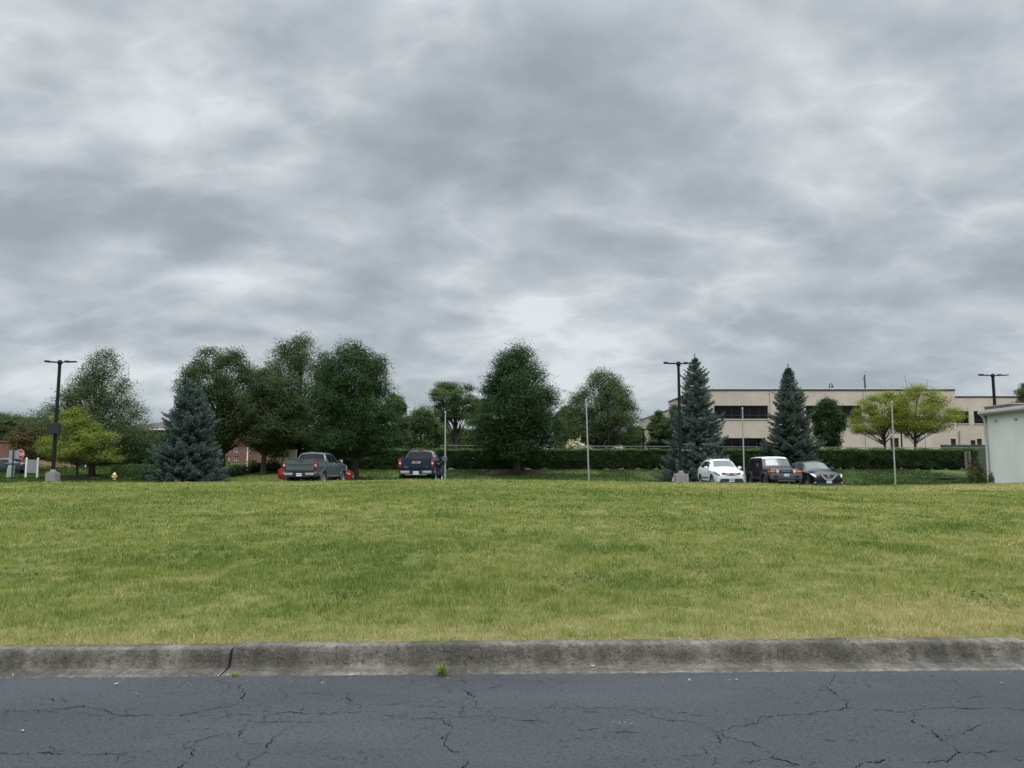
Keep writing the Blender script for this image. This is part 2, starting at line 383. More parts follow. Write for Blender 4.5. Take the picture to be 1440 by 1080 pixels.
CR3 = [[(145,510),(210,490),(320,465),(325,450),(400,440),(540,432),(660,420),(700,410),(830,415),(960,420),(1010,410),(1140,405),(1260,410),(1440,420),(1600,424)],
 [(640,262),(640,280),(610,320),(650,355),(690,380),(700,410)], [(985,420),(965,465),(1050,500),(1095,545),(1140,570),(1170,600),(1120,635),(1000,637),(880,632),(760,642),(700,680)],
 [(145,510),(160,570)], [(145,520),(240,545),(320,570),(375,610),(375,625),(450,642),(550,655),(640,690)], [(70,570),(110,605),(160,620)], [(-60,600),(0,610),(70,630)],
 [(285,655),(290,630),(375,628)], [(1170,598),(1240,600),(1350,595),(1370,580)], [(1170,520),(1250,480),(1290,475)], [(1210,370),(1260,355)], [(1350,600),(1400,620),(1480,660)],
 [(780,705),(880,632)], [(250,450),(320,455)], [(880,425),(960,432)]]
def make_road():
    m = MB()
    xs = axis_vals(-14, 14, lambda v: .05)
    edge = lambda x: float(kerb_y(x))+.010*sin(x*9.1)*sin(x*3.3)+.008*sin(x*31)+random.uniform(-.004, .004)
    e = [edge(x) for x in xs]
    for i in range(len(xs)-1):
        m.add([(xs[i], 3.0, 0), (xs[i+1], 3.0, 0), (xs[i+1], e[i+1], 0), (xs[i], e[i], 0)], [(0, 1, 2, 3)])
    m.add([(-14, -9, 0), (14, -9, 0), (14, 3, 0), (-14, 3, 0)], [(0, 1, 2, 3)])
    for s in (-1, 1):
        m.add([(s*14, -9, 0), (s*300, -9-8.58*0, 0), (s*300, float(kerb_y(s*60)), 0), (s*60, float(kerb_y(s*60)), 0), (s*14, float(kerb_y(s*14)), 0)], [(0, 1, 2, 3, 4)])
    def w(px, py):
        dep = atan((py-540)/F)-PITCH; Y = H/tan(dep); return Vector((xat(px, Y, 0), Y, 0))
    rr = random.Random(3)
    for x0, L in ((0, CR1), (480, CR2), (960, CR3)):
        for pl in L:
            P = [w(x0+u/3, 860+v/3) for u, v in pl]
            Q = []
            for a, b in zip(P[:-1], P[1:]):
                n = max(2, int((b-a).length/.016)); jy = 0
                for k in range(n):
                    q = a.lerp(b, k/n); jy = jy*.82+rr.gauss(0, .0085); Q.append(q+Vector((rr.gauss(0, .006)+jy*.6, rr.gauss(0, .004)+jy, 0)))
            Q.append(P[-1])
            wid = rr.uniform(.0015, .0027); ph = rr.uniform(0, 9); nQ = len(Q)
            L_, R_ = [], []
            for i, q in enumerate(Q):
                d = (Q[min(i+1, nQ-1)]-Q[max(i-1, 0)]); d.normalize(); n_ = Vector((-d.y, d.x, 0))
                taper = min(1, (min(i, nQ-1-i)+.3)/6)
                ww = wid*taper*max(.12, .75+.8*sin(i*.31+ph)*sin(i*.083+ph)+rr.uniform(-.5, .6))
                L_.append(q+n_*ww); R_.append(q-n_*ww)
            for i in range(nQ-1):
                if rr.random() < .07: continue
                m.add([(*L_[i].xy, .003), (*R_[i].xy, .003), (*R_[i+1].xy, .003), (*L_[i+1].xy, .003)], [(0, 1, 2, 3)], 1)
            for sp_ in range(int(nQ*.03)+1):                           # short spurs off the main crack
                q = Q[rr.randrange(nQ)].copy(); a_ = rr.uniform(0, 2*pi)
                for k in range(rr.randrange(4, 16)):
                    a_ += rr.gauss(0, .45); e_ = q+Vector((cos(a_)*.017, sin(a_)*.013, 0)); n_ = Vector((-sin(a_), cos(a_), 0))*rr.uniform(.0006, .0016)
                    m.add([(*(q+n_).xy, .003), (*(q-n_).xy, .003), (*(e_-n_).xy, .003), (*(e_+n_).xy, .003)], [(0, 1, 2, 3)], 1); q = e_
    # a dark filled pock and two pale scrapes
    for px, py, rx, ry, mi in ((830, 1000, .045, .03, 1), (1228, 1022, .014, .012, 1), (879, 1018, 0, 0, 2)):
        c = w(px, py)
        if rx: m.add([(c.x+rx*cos(t)*rr.uniform(.7, 1.1), c.y+ry*sin(t)*rr.uniform(.7, 1.1), .0032) for t in np.linspace(0, 2*pi, 11)[:-1]], [tuple(range(10))], 3)
        else:
            for k in range(34):
                q = c+Vector((rr.gauss(0, .045), rr.gauss(0, .022), 0)); r = rr.uniform(.002, .006)
                m.add([(q.x-r, q.y, .0034), (q.x, q.y-r, .0034), (q.x+r*1.4, q.y+r*.3, .0034), (q.x, q.y+r, .0034)], [(0, 1, 2, 3)], 2)
    o = m.build('road', [asphalt_mat(), pmat('crack_void', (.004, .005, .006), 1, spec=0), pmat('scuff', (.17, .175, .17), .9), pmat('pock', (.028, .032, .038), .95)])
    for p in o.data.polygons:
        if p.normal.z < 0: p.flip()
    tag(o, kind='structure')
make_road()

def make_kerb():
    joints = [-60, -36, -20, -8.3, -2.18, 4.16, 10.3, 22, 60]
    prof = [(-.06, -.012, .55), (.0, -.004, 1.15), (.025, .004, .9), (.06, .006, .48), (.190, .009, .52), (.207, .012, -.35), (.222, .026, -.35), (.236, .062, .15), (.250, .102, .33), (.266, .134, .38), (.284, .149, .85), (.305, .152, 1.0), (.35, .153, .75), (.42, .150, .6), (.46, .12, .5)]
    V = []; Fc = []; wear = []
    for k, (a, b) in enumerate(zip(joints[:-1], joints[1:])):
        a += .010; b -= .010; dz = [-.004, .002, .0, -.006, .004, -.008, 0, 0][k]; dy = [0, 0, 0, -.006, .004, -.010, 0, 0][k]
        step = .02 if abs((a+b)/2) < 9 else .4
        xs = np.linspace(a, b, max(2, int((b-a)/step)))
        rows = []
        for x in xs:
            row = []
            e = min(x-a, b-x); ch = .010*max(0, 1-e/.03)
            for j, (o, z, w_) in enumerate(prof):
                n1 = .004*sin(x*2.1+j)+.0035*sin(x*13+j*1.3)*sin(x*5.1)+random.gauss(0, .0026)-(.012 if random.random() < .012 else 0)
                pit = -.012 if (10 <= j <= 12 and (abs(x-2.75) < .22) and random.random() < .55) else 0
                row.append(len(V)); V.append((x, float(kerb_y(x))+o+dy+n1*.6, z+dz*(j > 5)+n1*.5*(j > 5)+pit-(ch if j > 9 else 0))); wear.append(w_)
            rows.append(row)
        for i in range(len(rows)-1):
            for j in range(len(prof)-1): Fc.append((rows[i][j], rows[i+1][j], rows[i+1][j+1], rows[i][j+1]))
        for r, rev in ((rows[0], False), (rows[-1], True)):
            bs = [len(V), len(V)+1]; V.append((V[r[0]][0], V[r[0]][1], -.1)); V.append((V[r[-1]][0], V[r[-1]][1], -.1)); wear += [0, 0]
    me = bpy.data.meshes.new('kerb'); me.from_pydata(V, [], Fc); me.materials.append(kerb_mat())
    at = me.attributes.new('wear', 'FLOAT', 'POINT'); at.data.foreach_set('value', wear)
    me.shade_smooth(); o = bpy.data.objects.new('kerb', me); link(o); tag(o, kind='structure')
    # dark bedding showing in the open joints
    m = MB()
    for jx in joints[1:-1]:
        y = float(kerb_y(jx)); m.prism([(y-.02, -.1), (y, -.022), (y+.21, -.008), (y+.262, .02), (y+.28, .10), (y+.31, .132), (y+.43, .138), (y+.44, -.1)], 'x', jx-.03, jx+.03)
    tag(m.build('kerb_joint', pmat('joint_dark', (.02, .018, .015), .95)), kind='structure')
make_kerb()

# car park sheet, side path, mulch beds
def drape(name, X, Y, lift, mat, kind='structure', mask=None):
    nx = X.shape[1]; ny = X.shape[0]; Z = gz(X, Y)+lift
    V = np.stack([X, Y, Z], -1).reshape(-1, 3); i, j = np.meshgrid(np.arange(nx-1), np.arange(ny-1)); a = (j*nx+i).ravel()
    o = fastmesh(name, V, np.stack([a, a+1, a+1+nx, a+nx], -1), 4, mat, smooth_=True)
    return tag(o, kind=kind)
X, Y = np.meshgrid(np.linspace(-18.2, 20.5, 90), np.linspace(42.4, 50.6, 20))
drape('parking_lot', X, Y, .012, pmat('lot_asphalt', (.07, .073, .078), .85, var=.3, vscale=2))
# kerb on the far side of the car park
m = MB(); xs = np.linspace(-18.2, 19.5, 60)
for a, b in zip(xs[:-1], xs[1:]):
    za, zb = GZ(a, 50.3), GZ(b, 50.3)
    m.add([(a, 50.55, za), (b, 50.55, zb), (b, 50.57, zb+.14), (a, 50.57, za+.14), (b, 50.72, zb+.15), (a, 50.72, za+.15)], [(0, 1, 2, 3), (3, 2, 4, 5)])
tag(m.build('lot_kerb', pmat('pale_concrete', (.36, .35, .32), .85, var=.25, vscale=3)), kind='structure')
def path_band(name, pts_a, pts_b, mat, lift=.02, n=24):
    def res(pts):
        pts = np.array(pts, float); d = np.r_[0, np.cumsum(np.hypot(*np.diff(pts, axis=0).T))]; t = np.linspace(0, d[-1], n)
        return np.stack([np.interp(t, d, pts[:, 0]), np.interp(t, d, pts[:, 1])], -1)
    A = res(pts_a); B = res(pts_b); k = np.linspace(0, 1, 5)[:, None, None]
    G = A[None]*(1-k)+B[None]*k; return drape(name, G[..., 0], G[..., 1], lift, mat)
def pxY(px, Y): return (xat(px, Y), Y)
path_band('side_path', [pxY(-260, 68), pxY(-60, 61), pxY(0, 58), pxY(30, 53), pxY(72, 47.5)], [pxY(-260, 64), pxY(-60, 57.5), pxY(0, 53), pxY(30, 49.5), pxY(72, 46.3)], pmat('path_concrete', (.40, .39, .36), .85, var=.2, vscale=1.5), .03)
path_band('side_road', [pxY(-260, 63.8), pxY(-60, 57.3), pxY(0, 52.8), pxY(28, 49.4)], [pxY(-260, 50), pxY(-60, 46.5), pxY(0, 46), pxY(28, 46.5)], pmat('side_asphalt', (.16, .16, .16), .85, var=.2, vscale=1.5), .02)
path_band('far_path', [pxY(-200, 84), pxY(0, 82), pxY(40, 86)], [pxY(-200, 81), pxY(0, 79.5), pxY(40, 84)], pmat('path_concrete'), .03)
def mulch(px, Y, rx, ry, seed):
    r = random.Random(seed); cx = xat(px, Y); rad = np.linspace(0, 1, 8)[:, None]; th = np.linspace(0, 2*pi, 33)[None]
    wob = 1+.12*np.sin(th*3+seed)+.07*np.sin(th*7+seed*2)
    X = cx+rx*rad*np.cos(th)*wob; Y_ = Y+ry*rad*np.sin(th)*wob
    nx = 33; Z = gz(X, Y_)+.03+.22*(1-rad**2)*(1+.25*np.sin(th*5+rad*9))
    V = np.stack([X, Y_, Z], -1).reshape(-1, 3); i, j = np.meshgrid(np.arange(32), np.arange(7)); a = (j*nx+i).ravel()
    o = fastmesh('mulch_bed', V, np.stack([a, a+1, a+1+nx, a+nx], -1), 4, pmat('mulch', (.058, .036, .024), .95, var=.6, vscale=8, bump=1, bscale=18))
    tag(o, kind='structure')
mulch(505, 52.5, 2.0, 1.3, 1); mulch(727, 57.5, 2.6, 1.4, 2); mulch(129, 62, 1.7, 1.2, 3); mulch(106, 54.5, 1.3, .9, 4)
X, Y = np.meshgrid(np.linspace(-12.5, 32, 120), np.linspace(60.2, 64, 10)); Y = Y+.25*np.sin(X*1.1)*(Y < 61)
drape('hedge_bed', X, Y, .03, pmat('mulch'))

# ------------------------------------------------------------------ grass blades (stuff)
GM = leafmat('grass_blade', [(0, (.034, .062, .016)), (.14, (.06, .10, .022)), (.20, (.148, .200, .047)), (.32, (.215, .266, .072)), (.55, (.305, .312, .112)), (.78, (.42, .37, .19)), (1, (.55, .47, .30))], trans=.38, rough=.6, spec=.2)  # lowest stops: deep bank green plus painted tree shade
def grass(name, bands, region):
    VV = []; TT = []; off = 0
    for (y0, y1, dens, h0, h1, wd, fr) in bands:
        xm0 = region(y0); xm1 = region(y1); xl = min(xm0[0], xm1[0]); xr = max(xm0[1], xm1[1])
        n = int((xr-xl)*(y1-y0)*dens); x = RNG.uniform(xl, xr, n); y = RNG.uniform(y0, y1, n)
        ok = (y > kerb_y(x)+.385+.05*vnoise(x, y*0, .12, 33))
        a, b = np.vectorize(lambda q: region(q)[0])(y[:1]), 0
        lo = np.interp(y, [y0, y1], [xm0[0], xm1[0]]); hi = np.interp(y, [y0, y1], [xm0[1], xm1[1]])
        ok &= (x > lo) & (x < hi)
        # thin, uneven sward
        dn = vnoise(x, y, .16, 21)*.45+vnoise(x, y, .5, 23)*.3+vnoise(x, y, 1.7, 22)*.25
        ok &= RNG.random(n) < np.clip(.35+dn*1.1, 0, 1)
        x = x[ok]; y = y[ok]; dn = dn[ok]; n = len(x); z = gz(x, y)-.008
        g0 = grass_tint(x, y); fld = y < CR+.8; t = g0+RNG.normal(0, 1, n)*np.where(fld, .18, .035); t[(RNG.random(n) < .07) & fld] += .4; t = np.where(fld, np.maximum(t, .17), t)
        hh = RNG.uniform(h0, h1, n)*(.30+1.5*dn)*(1.1-.35*np.clip(t, 0, 1)); hh *= np.where(RNG.random(n) < .04, 1.5, 1)
        tf = np.clip((vnoise(x, y, .22, 41)-.74)/.12, 0, 1)*fld; hh *= 1+.45*tf; t -= .05*tf; t = np.where(fld, np.maximum(t, .15), t)
        br_ = np.clip((vnoise(x, y, .45, 43)-.80)/.1, 0, 1)*fld; t += .25*br_; hh *= 1-.4*br_
        edge = np.clip((y-(kerb_y(x)+.40))/.25, 0, 1); hh *= .55+.45*edge
        ww = wd*RNG.uniform(.6, 1.3, n)
        th = RNG.uniform(0, 2*pi, n); lean = RNG.uniform(.08, .75, n)*hh; la = RNG.uniform(0, 2*pi, n)
        dx = np.cos(th)*ww; dy = np.sin(th)*ww; lx = np.cos(la)*lean; ly = np.sin(la)*lean-.055*np.exp(-np.clip(y-(kerb_y(x)+.40), 0, None)/.05)*RNG.random(n)
        b0 = np.stack([x-dx, y-dy, z], -1); b1 = np.stack([x+dx, y+dy, z], -1)
        m0 = np.stack([x-dx*.75+lx*.35, y-dy*.75+ly*.35, z+hh*.58], -1); m1 = np.stack([x+dx*.75+lx*.35, y+dy*.75+ly*.35, z+hh*.58], -1)
        tp = np.stack([x+lx, y+ly, z+hh*.97], -1); tp2 = tp+np.stack([dx*.12, dy*.12, 0*dx], -1)
        V = np.stack([b0, b1, m0, m1, tp, tp2], 1).reshape(-1, 3); VV.append(V)
        TT.append(np.repeat(np.clip(t, 0, 1), 2))
    V = np.concatenate(VV); nb = len(V)//6; base = (np.arange(nb)*6)[:, None]
    Fc = np.concatenate([base+np.array([0, 1, 3, 2]), base+np.array([2, 3, 5, 4])], 1).reshape(-1, 4)
    o = fastmesh(name, V, Fc, 4, GM, tint=np.concatenate(TT))
    print(name, nb, 'blades'); return o
wedge = lambda y: (-.70*y-1.2, .70*y+1.2)
bands = [(6.1, 8, 5400, .022, .068, .0030, 1), (8, 10.5, 3600, .025, .07, .0036, 1), (10.5, 14, 2000, .025, .07, .005, 1), (14, 19, 1050, .03, .07, .0075, 1),
         (19, 26, 520, .03, .07, .011, 1), (26, 34, 300, .035, .07, .016, 1), (34, 42, 220, .035, .07, .021, 1), (37.5, 41.2, 7, .09, .18, .009, 1)]
tag(grass('grass', bands, wedge), 'uneven yellow green grass of the field with dry straw patches', 'grass', kind='stuff')
lr = lambda y: (-.70*y-2, -16)
tag(grass('verge_grass', [(50.8, 61, 70, .05, .10, .03, 1)], lambda y: (-24, 32)), 'deeper green grass on the bank below the hedge, tree shade painted in', 'grass', kind='stuff')
tag(grass('corner_grass', [(42, 52, 80, .05, .1, .028, 1), (52, 75, 40, .05, .11, .04, 1), (75, 100, 18, .06, .14, .07, 1)], lr), 'green grass round the street corner on the left', 'grass', kind='stuff')

# ------------------------------------------------------------------ foliage tools
def leaf_cards(C_, U, Wd, l, w):
    """rhombic leaves: centre, long axis, side axis"""
    a = C_-U*(l*.5)[:, None]; b = C_+Wd*(w*.5)[:, None]-U*(l*.05)[:, None]; c = C_+U*(l*.5)[:, None]; d = C_-Wd*(w*.5)[:, None]-U*(l*.05)[:, None]
    return np.stack([a, b, c, d], 1).reshape(-1, 3)
def unit(v): return v/np.maximum(np.linalg.norm(v, axis=-1, keepdims=True), 1e-9)
BARK = pmat('bark', (.085, .07, .056), .95, var=.45, vscale=9, bump=.9, bscale=22)
BARKD = pmat('bark_dark', (.05, .042, .036), .95, var=.4, vscale=9, bump=.9, bscale=22)
LM = {
 'maple': leafmat('leaf_maple', [(0, (.018, .040, .014)), (.5, (.036, .072, .025)), (1, (.062, .105, .036))], .26),
 'linden': leafmat('leaf_linden', [(0, (.030, .052, .020)), (.5, (.060, .090, .036)), (.85, (.088, .112, .046)), (1, (.13, .12, .055))], .26),
 'olive': leafmat('leaf_olive', [(0, (.038, .058, .024)), (.5, (.074, .104, .044)), (.85, (.105, .13, .058)), (1, (.15, .14, .07))], .28),
 'locust': leafmat('leaf_locust', [(0, (.09, .125, .024)), (.5, (.20, .235, .04)), (.85, (.34, .33, .055)), (1, (.48, .40, .07))], .4),
 'yellow': leafmat('leaf_yellow', [(0, (.075, .105, .024)), (.5, (.165, .20, .04)), (1, (.29, .31, .07))], .38),
 'russet': leafmat('leaf_russet', [(0, (.035, .04, .018)), (.5, (.09, .075, .03)), (1, (.17, .10, .045))], .25),
 'mid': leafmat('leaf_mid', [(0, (.04, .068, .026)), (.5, (.08, .12, .045)), (1, (.13, .175, .065))], .32),
 'bush': leafmat('leaf_bush', [(0, (.018, .036, .014)), (.5, (.036, .066, .026)), (1, (.07, .105, .045))], .22),
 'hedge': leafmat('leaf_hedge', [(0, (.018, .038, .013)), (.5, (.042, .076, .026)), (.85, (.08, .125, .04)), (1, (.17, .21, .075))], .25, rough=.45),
 'spruce': leafmat('needle_blue', [(0, (.042, .064, .056)), (.5, (.090, .126, .114)), (1, (.17, .225, .21))], .1, rough=.7),
 'spruce_g': leafmat('needle_green', [(0, (.040, .060, .048)), (.5, (.085, .117, .098)), (1, (.155, .20, .175))], .1, rough=.7),
 'cream': leafmat('petal_cream', [(0, (.35, .37, .18)), (.5, (.62, .60, .40)), (1, (.80, .78, .62))], .2),
 'straw': leafmat('straw_plume', [(0, (.22, .16, .09)), (1, (.48, .38, .24))], .3),
 'sage': leafmat('leaf_sage', [(0, (.05, .06, .045)), (.6, (.11, .12, .10)), (1, (.20, .18, .20))], .2),
}
def bezier(a, b, c, n): return [a*(1-t)**2+b*2*t*(1-t)+c*t*t for t in np.linspace(0, 1, n)]
def tree(name, label, px, Y, outline, kind, group=None, trunk_px=None, trunk_w=.32, base_y=None, nleaf=22000, leaf=.13, ncl=70, clr=.15, fill=.55,
         bark=None, zb=None, depth=.9, seed=0, twigs=0, flat=.75, branch0=None, forks=1, shrubby=False, dens_=4.4, fillshare=None):
    fillshare = {'locust': .10, 'yellow': .06, 'maple': .14, 'linden': .22, 'olive': .22}.get(kind, .08) if fillshare is None else fillshare
    """outline: [(py, pxl, pxr)] from top to bottom of the crown"""
    r = np.random.default_rng(seed+int(px)); rr = random.Random(seed+int(px)); trunk_px = trunk_px or px
    zb = GZ(xat(trunk_px, Y), Y) if zb is None else zb
    bx = xat(trunk_px, Y, zb); root = thing(name, label, 'tree' if not shrubby else 'shrub', (bx, Y, zb), group=group)
    if kind in ('linden', 'olive'): outline = [(p, (a+b)/2-(b-a)*.58, (a+b)/2+(b-a)*.58) for p, a, b in outline]
    ol = [(zat(p, Y)-zb, xat(a, Y, zat(p, Y))-bx, xat(b, Y, zat(p, Y))-bx) for p, a, b in outline][::-1]
    oz = np.array([o[0] for o in ol]); oa = np.array([o[1] for o in ol]); ob = np.array([o[2] for o in ol])
    zmin, zmax = oz[0], oz[-1]; wmax = (ob-oa).max()
    # clusters in the crown volume, volume-weighted, biased outward
    zz = np.linspace(zmin, zmax, 200); wd = np.interp(zz, oz, ob-oa); cdf = np.cumsum((wd+.08*wmax)**1.6); cdf /= cdf[-1]
    n = ncl; cz = np.interp((np.arange(n)+r.uniform(0, 1, n))/n, cdf, zz); r.shuffle(cz)
    ang = np.arange(n)*2.399+r.uniform(-.5, .5, n); rad = np.clip(fill+(1-fill)*r.random(n)**.6, 0, 1)
    rad[r.random(n) < .2] *= .45
    rc = wmax*clr*1.22*r.uniform(.7, 1.25, n)
    cx_ = (np.interp(cz, oz, oa)+np.interp(cz, oz, ob))/2; hw = np.interp(cz, oz, ob-oa)/2
    hwx = np.maximum(hw-rc*.55, hw*.12)
    CX = cx_+hwx*rad*np.cos(ang); CY = hwx*depth*rad*np.sin(ang)
    czc = np.minimum(cz, zmax-rc*.55*flat); czc = np.maximum(czc, zmin+rc*.5*flat)
    Cc = np.stack([CX, CY, czc], -1)
    # leaves
    wgt = rc**2; cnt = np.maximum(20, (nleaf*dens_*wgt/wgt.sum()).astype(int)); idx = np.repeat(np.arange(n), cnt); m = len(idx)
    d = unit(r.normal(size=(m, 3))); rr_ = np.minimum(r.random(m)**.42*(1+r.normal(0, .05, m)), 1.04)
    lobes = 1+.28*np.sin(d[:, 0]*5+idx)*np.sin(d[:, 1]*5+idx*1.7)+.2*np.sin(d[:, 2]*7+idx*.6)
    P = Cc[idx]+d*(rc[idx]*rr_*lobes)[:, None]*np.array([1, 1, flat])
    # a share of the leaves fills the outer shell between the boughs
    fl = r.random(m) < fillshare; nf = int(fl.sum()); zf_ = np.interp(r.random(nf), cdf, zz); af = r.uniform(0, 2*pi, nf)
    cxf = (np.interp(zf_, oz, oa)+np.interp(zf_, oz, ob))/2; hf = np.interp(zf_, oz, ob-oa)/2
    rf = r.uniform(.35, 1, nf)**.5*(.90+.09*np.sin(af*4+zf_*2.1+seed)+.08*np.sin(af*7-zf_*3.7)+.06*np.sin(zf_*9+af*2))
    P[fl] = np.stack([cxf+hf*rf*np.cos(af), hf*depth*rf*np.sin(af), zf_+r.normal(0, .08, nf)], -1); d[fl] = unit(np.stack([np.cos(af), np.sin(af), .6+0*af], -1)+r.normal(0, .3, (nf, 3)))
    # ragged outer sprays
    sp = r.random(m) < .02; P[sp] += d[sp]*(rc[idx][sp]*r.uniform(.02, .18, sp.sum()))[:, None]
    nrm = unit(d*.6+np.array([0, 0, .6])+r.normal(0, .40, (m, 3)))
    u = unit(np.cross(nrm, r.normal(size=(m, 3)))); u[:, 2] -= .15; u = unit(u); w_ = unit(np.cross(nrm, u))
    l = leaf*.76*r.uniform(.6, 1.35, m); V = leaf_cards(P, u, w_, l, l*r.uniform(.55, .85, m))
    tint = np.clip(.45+r.normal(0, .13, m)+(r.normal(0, .14, n))[idx], 0, 1)
    Fc = np.arange(m*4).reshape(-1, 4)
    crown = fastmesh('crown', V, Fc, 4, LM[kind], root, tint=tint)
    # trunk and limbs
    mb = MB(); bk = bark or BARK
    topz = zmin+(zmax-zmin)*.80; tx = float((oa[-1]+ob[-1])/2)
    def trunk_at(t): return Vector((tx*t*t, 0, topz*t))
    b0 = branch0 if branch0 is not None else zmin*.75
    if not shrubby:
        pts = [trunk_at(t)+Vector((rr.gauss(0, .03)*wmax*.15, rr.gauss(0, .03)*wmax*.15, 0))*(t > .1) for t in np.linspace(0, 1, 9)]
        mb.tube([Vector((0, 0, -.15))]+pts, [trunk_w*.75]+[trunk_w*(.5*(1-t)**.8+.04)*(1.25 if t == 0 else 1) for t in np.linspace(0, 1, 9)], 9)
    for i in range(n):
        e = Vector(Cc[i]); t0 = max(b0, e.z*rr.uniform(.35, .7)-.1); t0 = min(t0, topz*.95)/topz
        t0 = max(t0, min(.9, e.z*.62/topz)) if kind == 'locust' else t0
        s = trunk_at(t0) if not shrubby else Vector((rr.gauss(0, .06), rr.gauss(0, .06), 0)); mid = s.lerp(e, .55)+Vector((0, 0, -.05*(e-s).length*(-1 if shrubby else 1)))
        rb = trunk_w*.14*(1.1-.7*t0)*(.8+.5*rr.random()) if not shrubby else .02
        mb.tube(bezier(s, mid, e, 5), [rb*k for k in (1, .8, .6, .42, .2)], 5, caps=False)
        if rr.random() < .5:
            for q in range(2):
                e2 = e+Vector((rr.gauss(0, 1), rr.gauss(0, 1), rr.gauss(.2, .6)))*float(rc[i])*.6
                mb.tube([s.lerp(e, .7), e2], [rb*.4, rb*.12], 4, caps=False)
    for k in range(twigs):
        e = Vector(Cc[int(np.argmax(Cc[:, 2]+r.normal(0, 1, n)*wmax*.12))]); dd = Vector((rr.gauss(0, .4), rr.gauss(0, .3), 1)).normalized()*wmax*rr.uniform(.12, .28)
        mb.tube([e, e+dd*.6, e+dd+Vector((rr.gauss(0, .08), 0, 0))], [.02, .014, .006], 4)
        for q in range(3):
            f = e+dd*rr.uniform(.4, .9); mb.tube([f, f+Vector((rr.gauss(0, .2), rr.gauss(0, .2), rr.uniform(.1, .3)))], [.008, .004], 3)
    mb.build('trunk' if not shrubby else 'stems', bk, root, sm=60)
    return root

def spruce(label, px, Y, top_py, R, H_, mat, seed, base_z=None, cone=.9, name='blue_spruce', lean=0, step=1, fat=1.13):
    r = random.Random(seed); nr = np.random.default_rng(seed)
    zb = zat(top_py, Y)-H_ if base_z is None else base_z; bx = xat(px, Y, zb+H_/2)
    root = thing(name, label, 'conifer', (bx, Y, zb))
    mb = MB(); mb.tube([(0, 0, -.1), (0, 0, H_*.5), (0, 0, H_*.99)], [R*.075, R*.045, .008], 8); 
    P = []; U = []; L = []; T = []; WD = []
    z = .12
    while z < H_*.985:
        f = 1-z/H_; rad = fat*R*(f**cone)*(1+.07*sin(z*2.3+seed)+.05*sin(z*7.1))*(.90+.10*sin(z*4)); low = min(1, z/(H_*.10)+.86); rad *= low
        nb = max(5, int(6+9*f)); a0 = r.uniform(0, 6)
        for k in range(nb):
            a = a0+2*pi*k/nb+r.gauss(0, .14); bl = max(.10, rad*r.choice([r.uniform(.72, .95), r.uniform(.85, 1.14)]))
            rise = .55*(1-f)**1.3-.10*f; droop = -.10*f
            zz0 = z+r.uniform(-.12, .12)
            npt = max(4, int(bl/.11)); dirv = np.array([cos(a), sin(a)])
            tint0 = r.gauss(.5, .13)
            path = []
            for q in range(npt+1):
                t = q/npt; hz = zz0+bl*(rise*t+droop*sin(t*pi)*1.1+.10*t**3); path.append(Vector((dirv[0]*bl*t, dirv[1]*bl*t, hz)))
            if bl > .5: mb.tube(path[::max(1, npt//4)], [max(.006, .018*(1-i*.2)*f+.006) for i in range(len(path[::max(1, npt//4)]))], 4, caps=False)
            for q in range(1, npt+1):
                t = q/npt
                if t < .22 and f > .3: continue
                p = np.array(path[q]); side = (.34*bl*(1-t)**.7*min(1, t*2.4)+.05)
                side = min(side, .55)
                for s in (-1, 1):
                    tl = side*r.uniform(.75, 1.2); sd = np.array([dirv[0]*.75-s*dirv[1]*.8, dirv[1]*.75+s*dirv[0]*.8, -.10]); sd /= np.linalg.norm(sd)
                    ns = max(1, int(tl/.075))
                    for j in range(ns):
                        c = p+sd*(tl*(j+.5)/ns); P.append(c); U.append(sd); L.append(.15); T.append(tint0); WD.append(1)
                if r.random() < .6: P.append(p+np.array([0, 0, -.07])); U.append(np.array([dirv[0]*.5, dirv[1]*.5, -.8])); L.append(.16); T.append(tint0-.12); WD.append(1)
                P.append(p); U.append(np.array([dirv[0], dirv[1], .25])); L.append(.17); T.append(tint0+.08*t); WD.append(1)
        z += (.115+.10*f)*(H_/7.5)*step*r.uniform(.8, 1.2)
    for k in range(22): P.append(np.array([0, 0, H_*(.90+.125*k/21)])); U.append(np.array([0, 0, 1.])); L.append(.13); T.append(.6); WD.append(1)
    P = np.array(P); U = np.array(U); L = np.array(L); T = np.array(T)
    rep = 5; P = np.repeat(P, rep, 0); U = np.repeat(U, rep, 0); L = np.repeat(L, rep); T = np.repeat(T, rep); m = len(P)
    U = unit(U+nr.normal(0, .48, (m, 3))+np.array([0, 0, .22])); P = P+U*(L*.35)[:, None]+nr.normal(0, .018, (m, 3))
    Wv = unit(np.cross(U, nr.normal(size=(m, 3)))); L = L*nr.uniform(.6, 1.25, m)
    V = leaf_cards(P, U, Wv, L, np.full(m, .036)*nr.uniform(.7, 1.3, m))
    T = np.clip(T+nr.normal(0, .16, m), 0, 1)
    fastmesh('needles', V, np.arange(m*4).reshape(-1, 4), 4, LM[mat], root, tint=T)
    mb.build('trunk', BARKD, root); print('spruce', m)
    return root

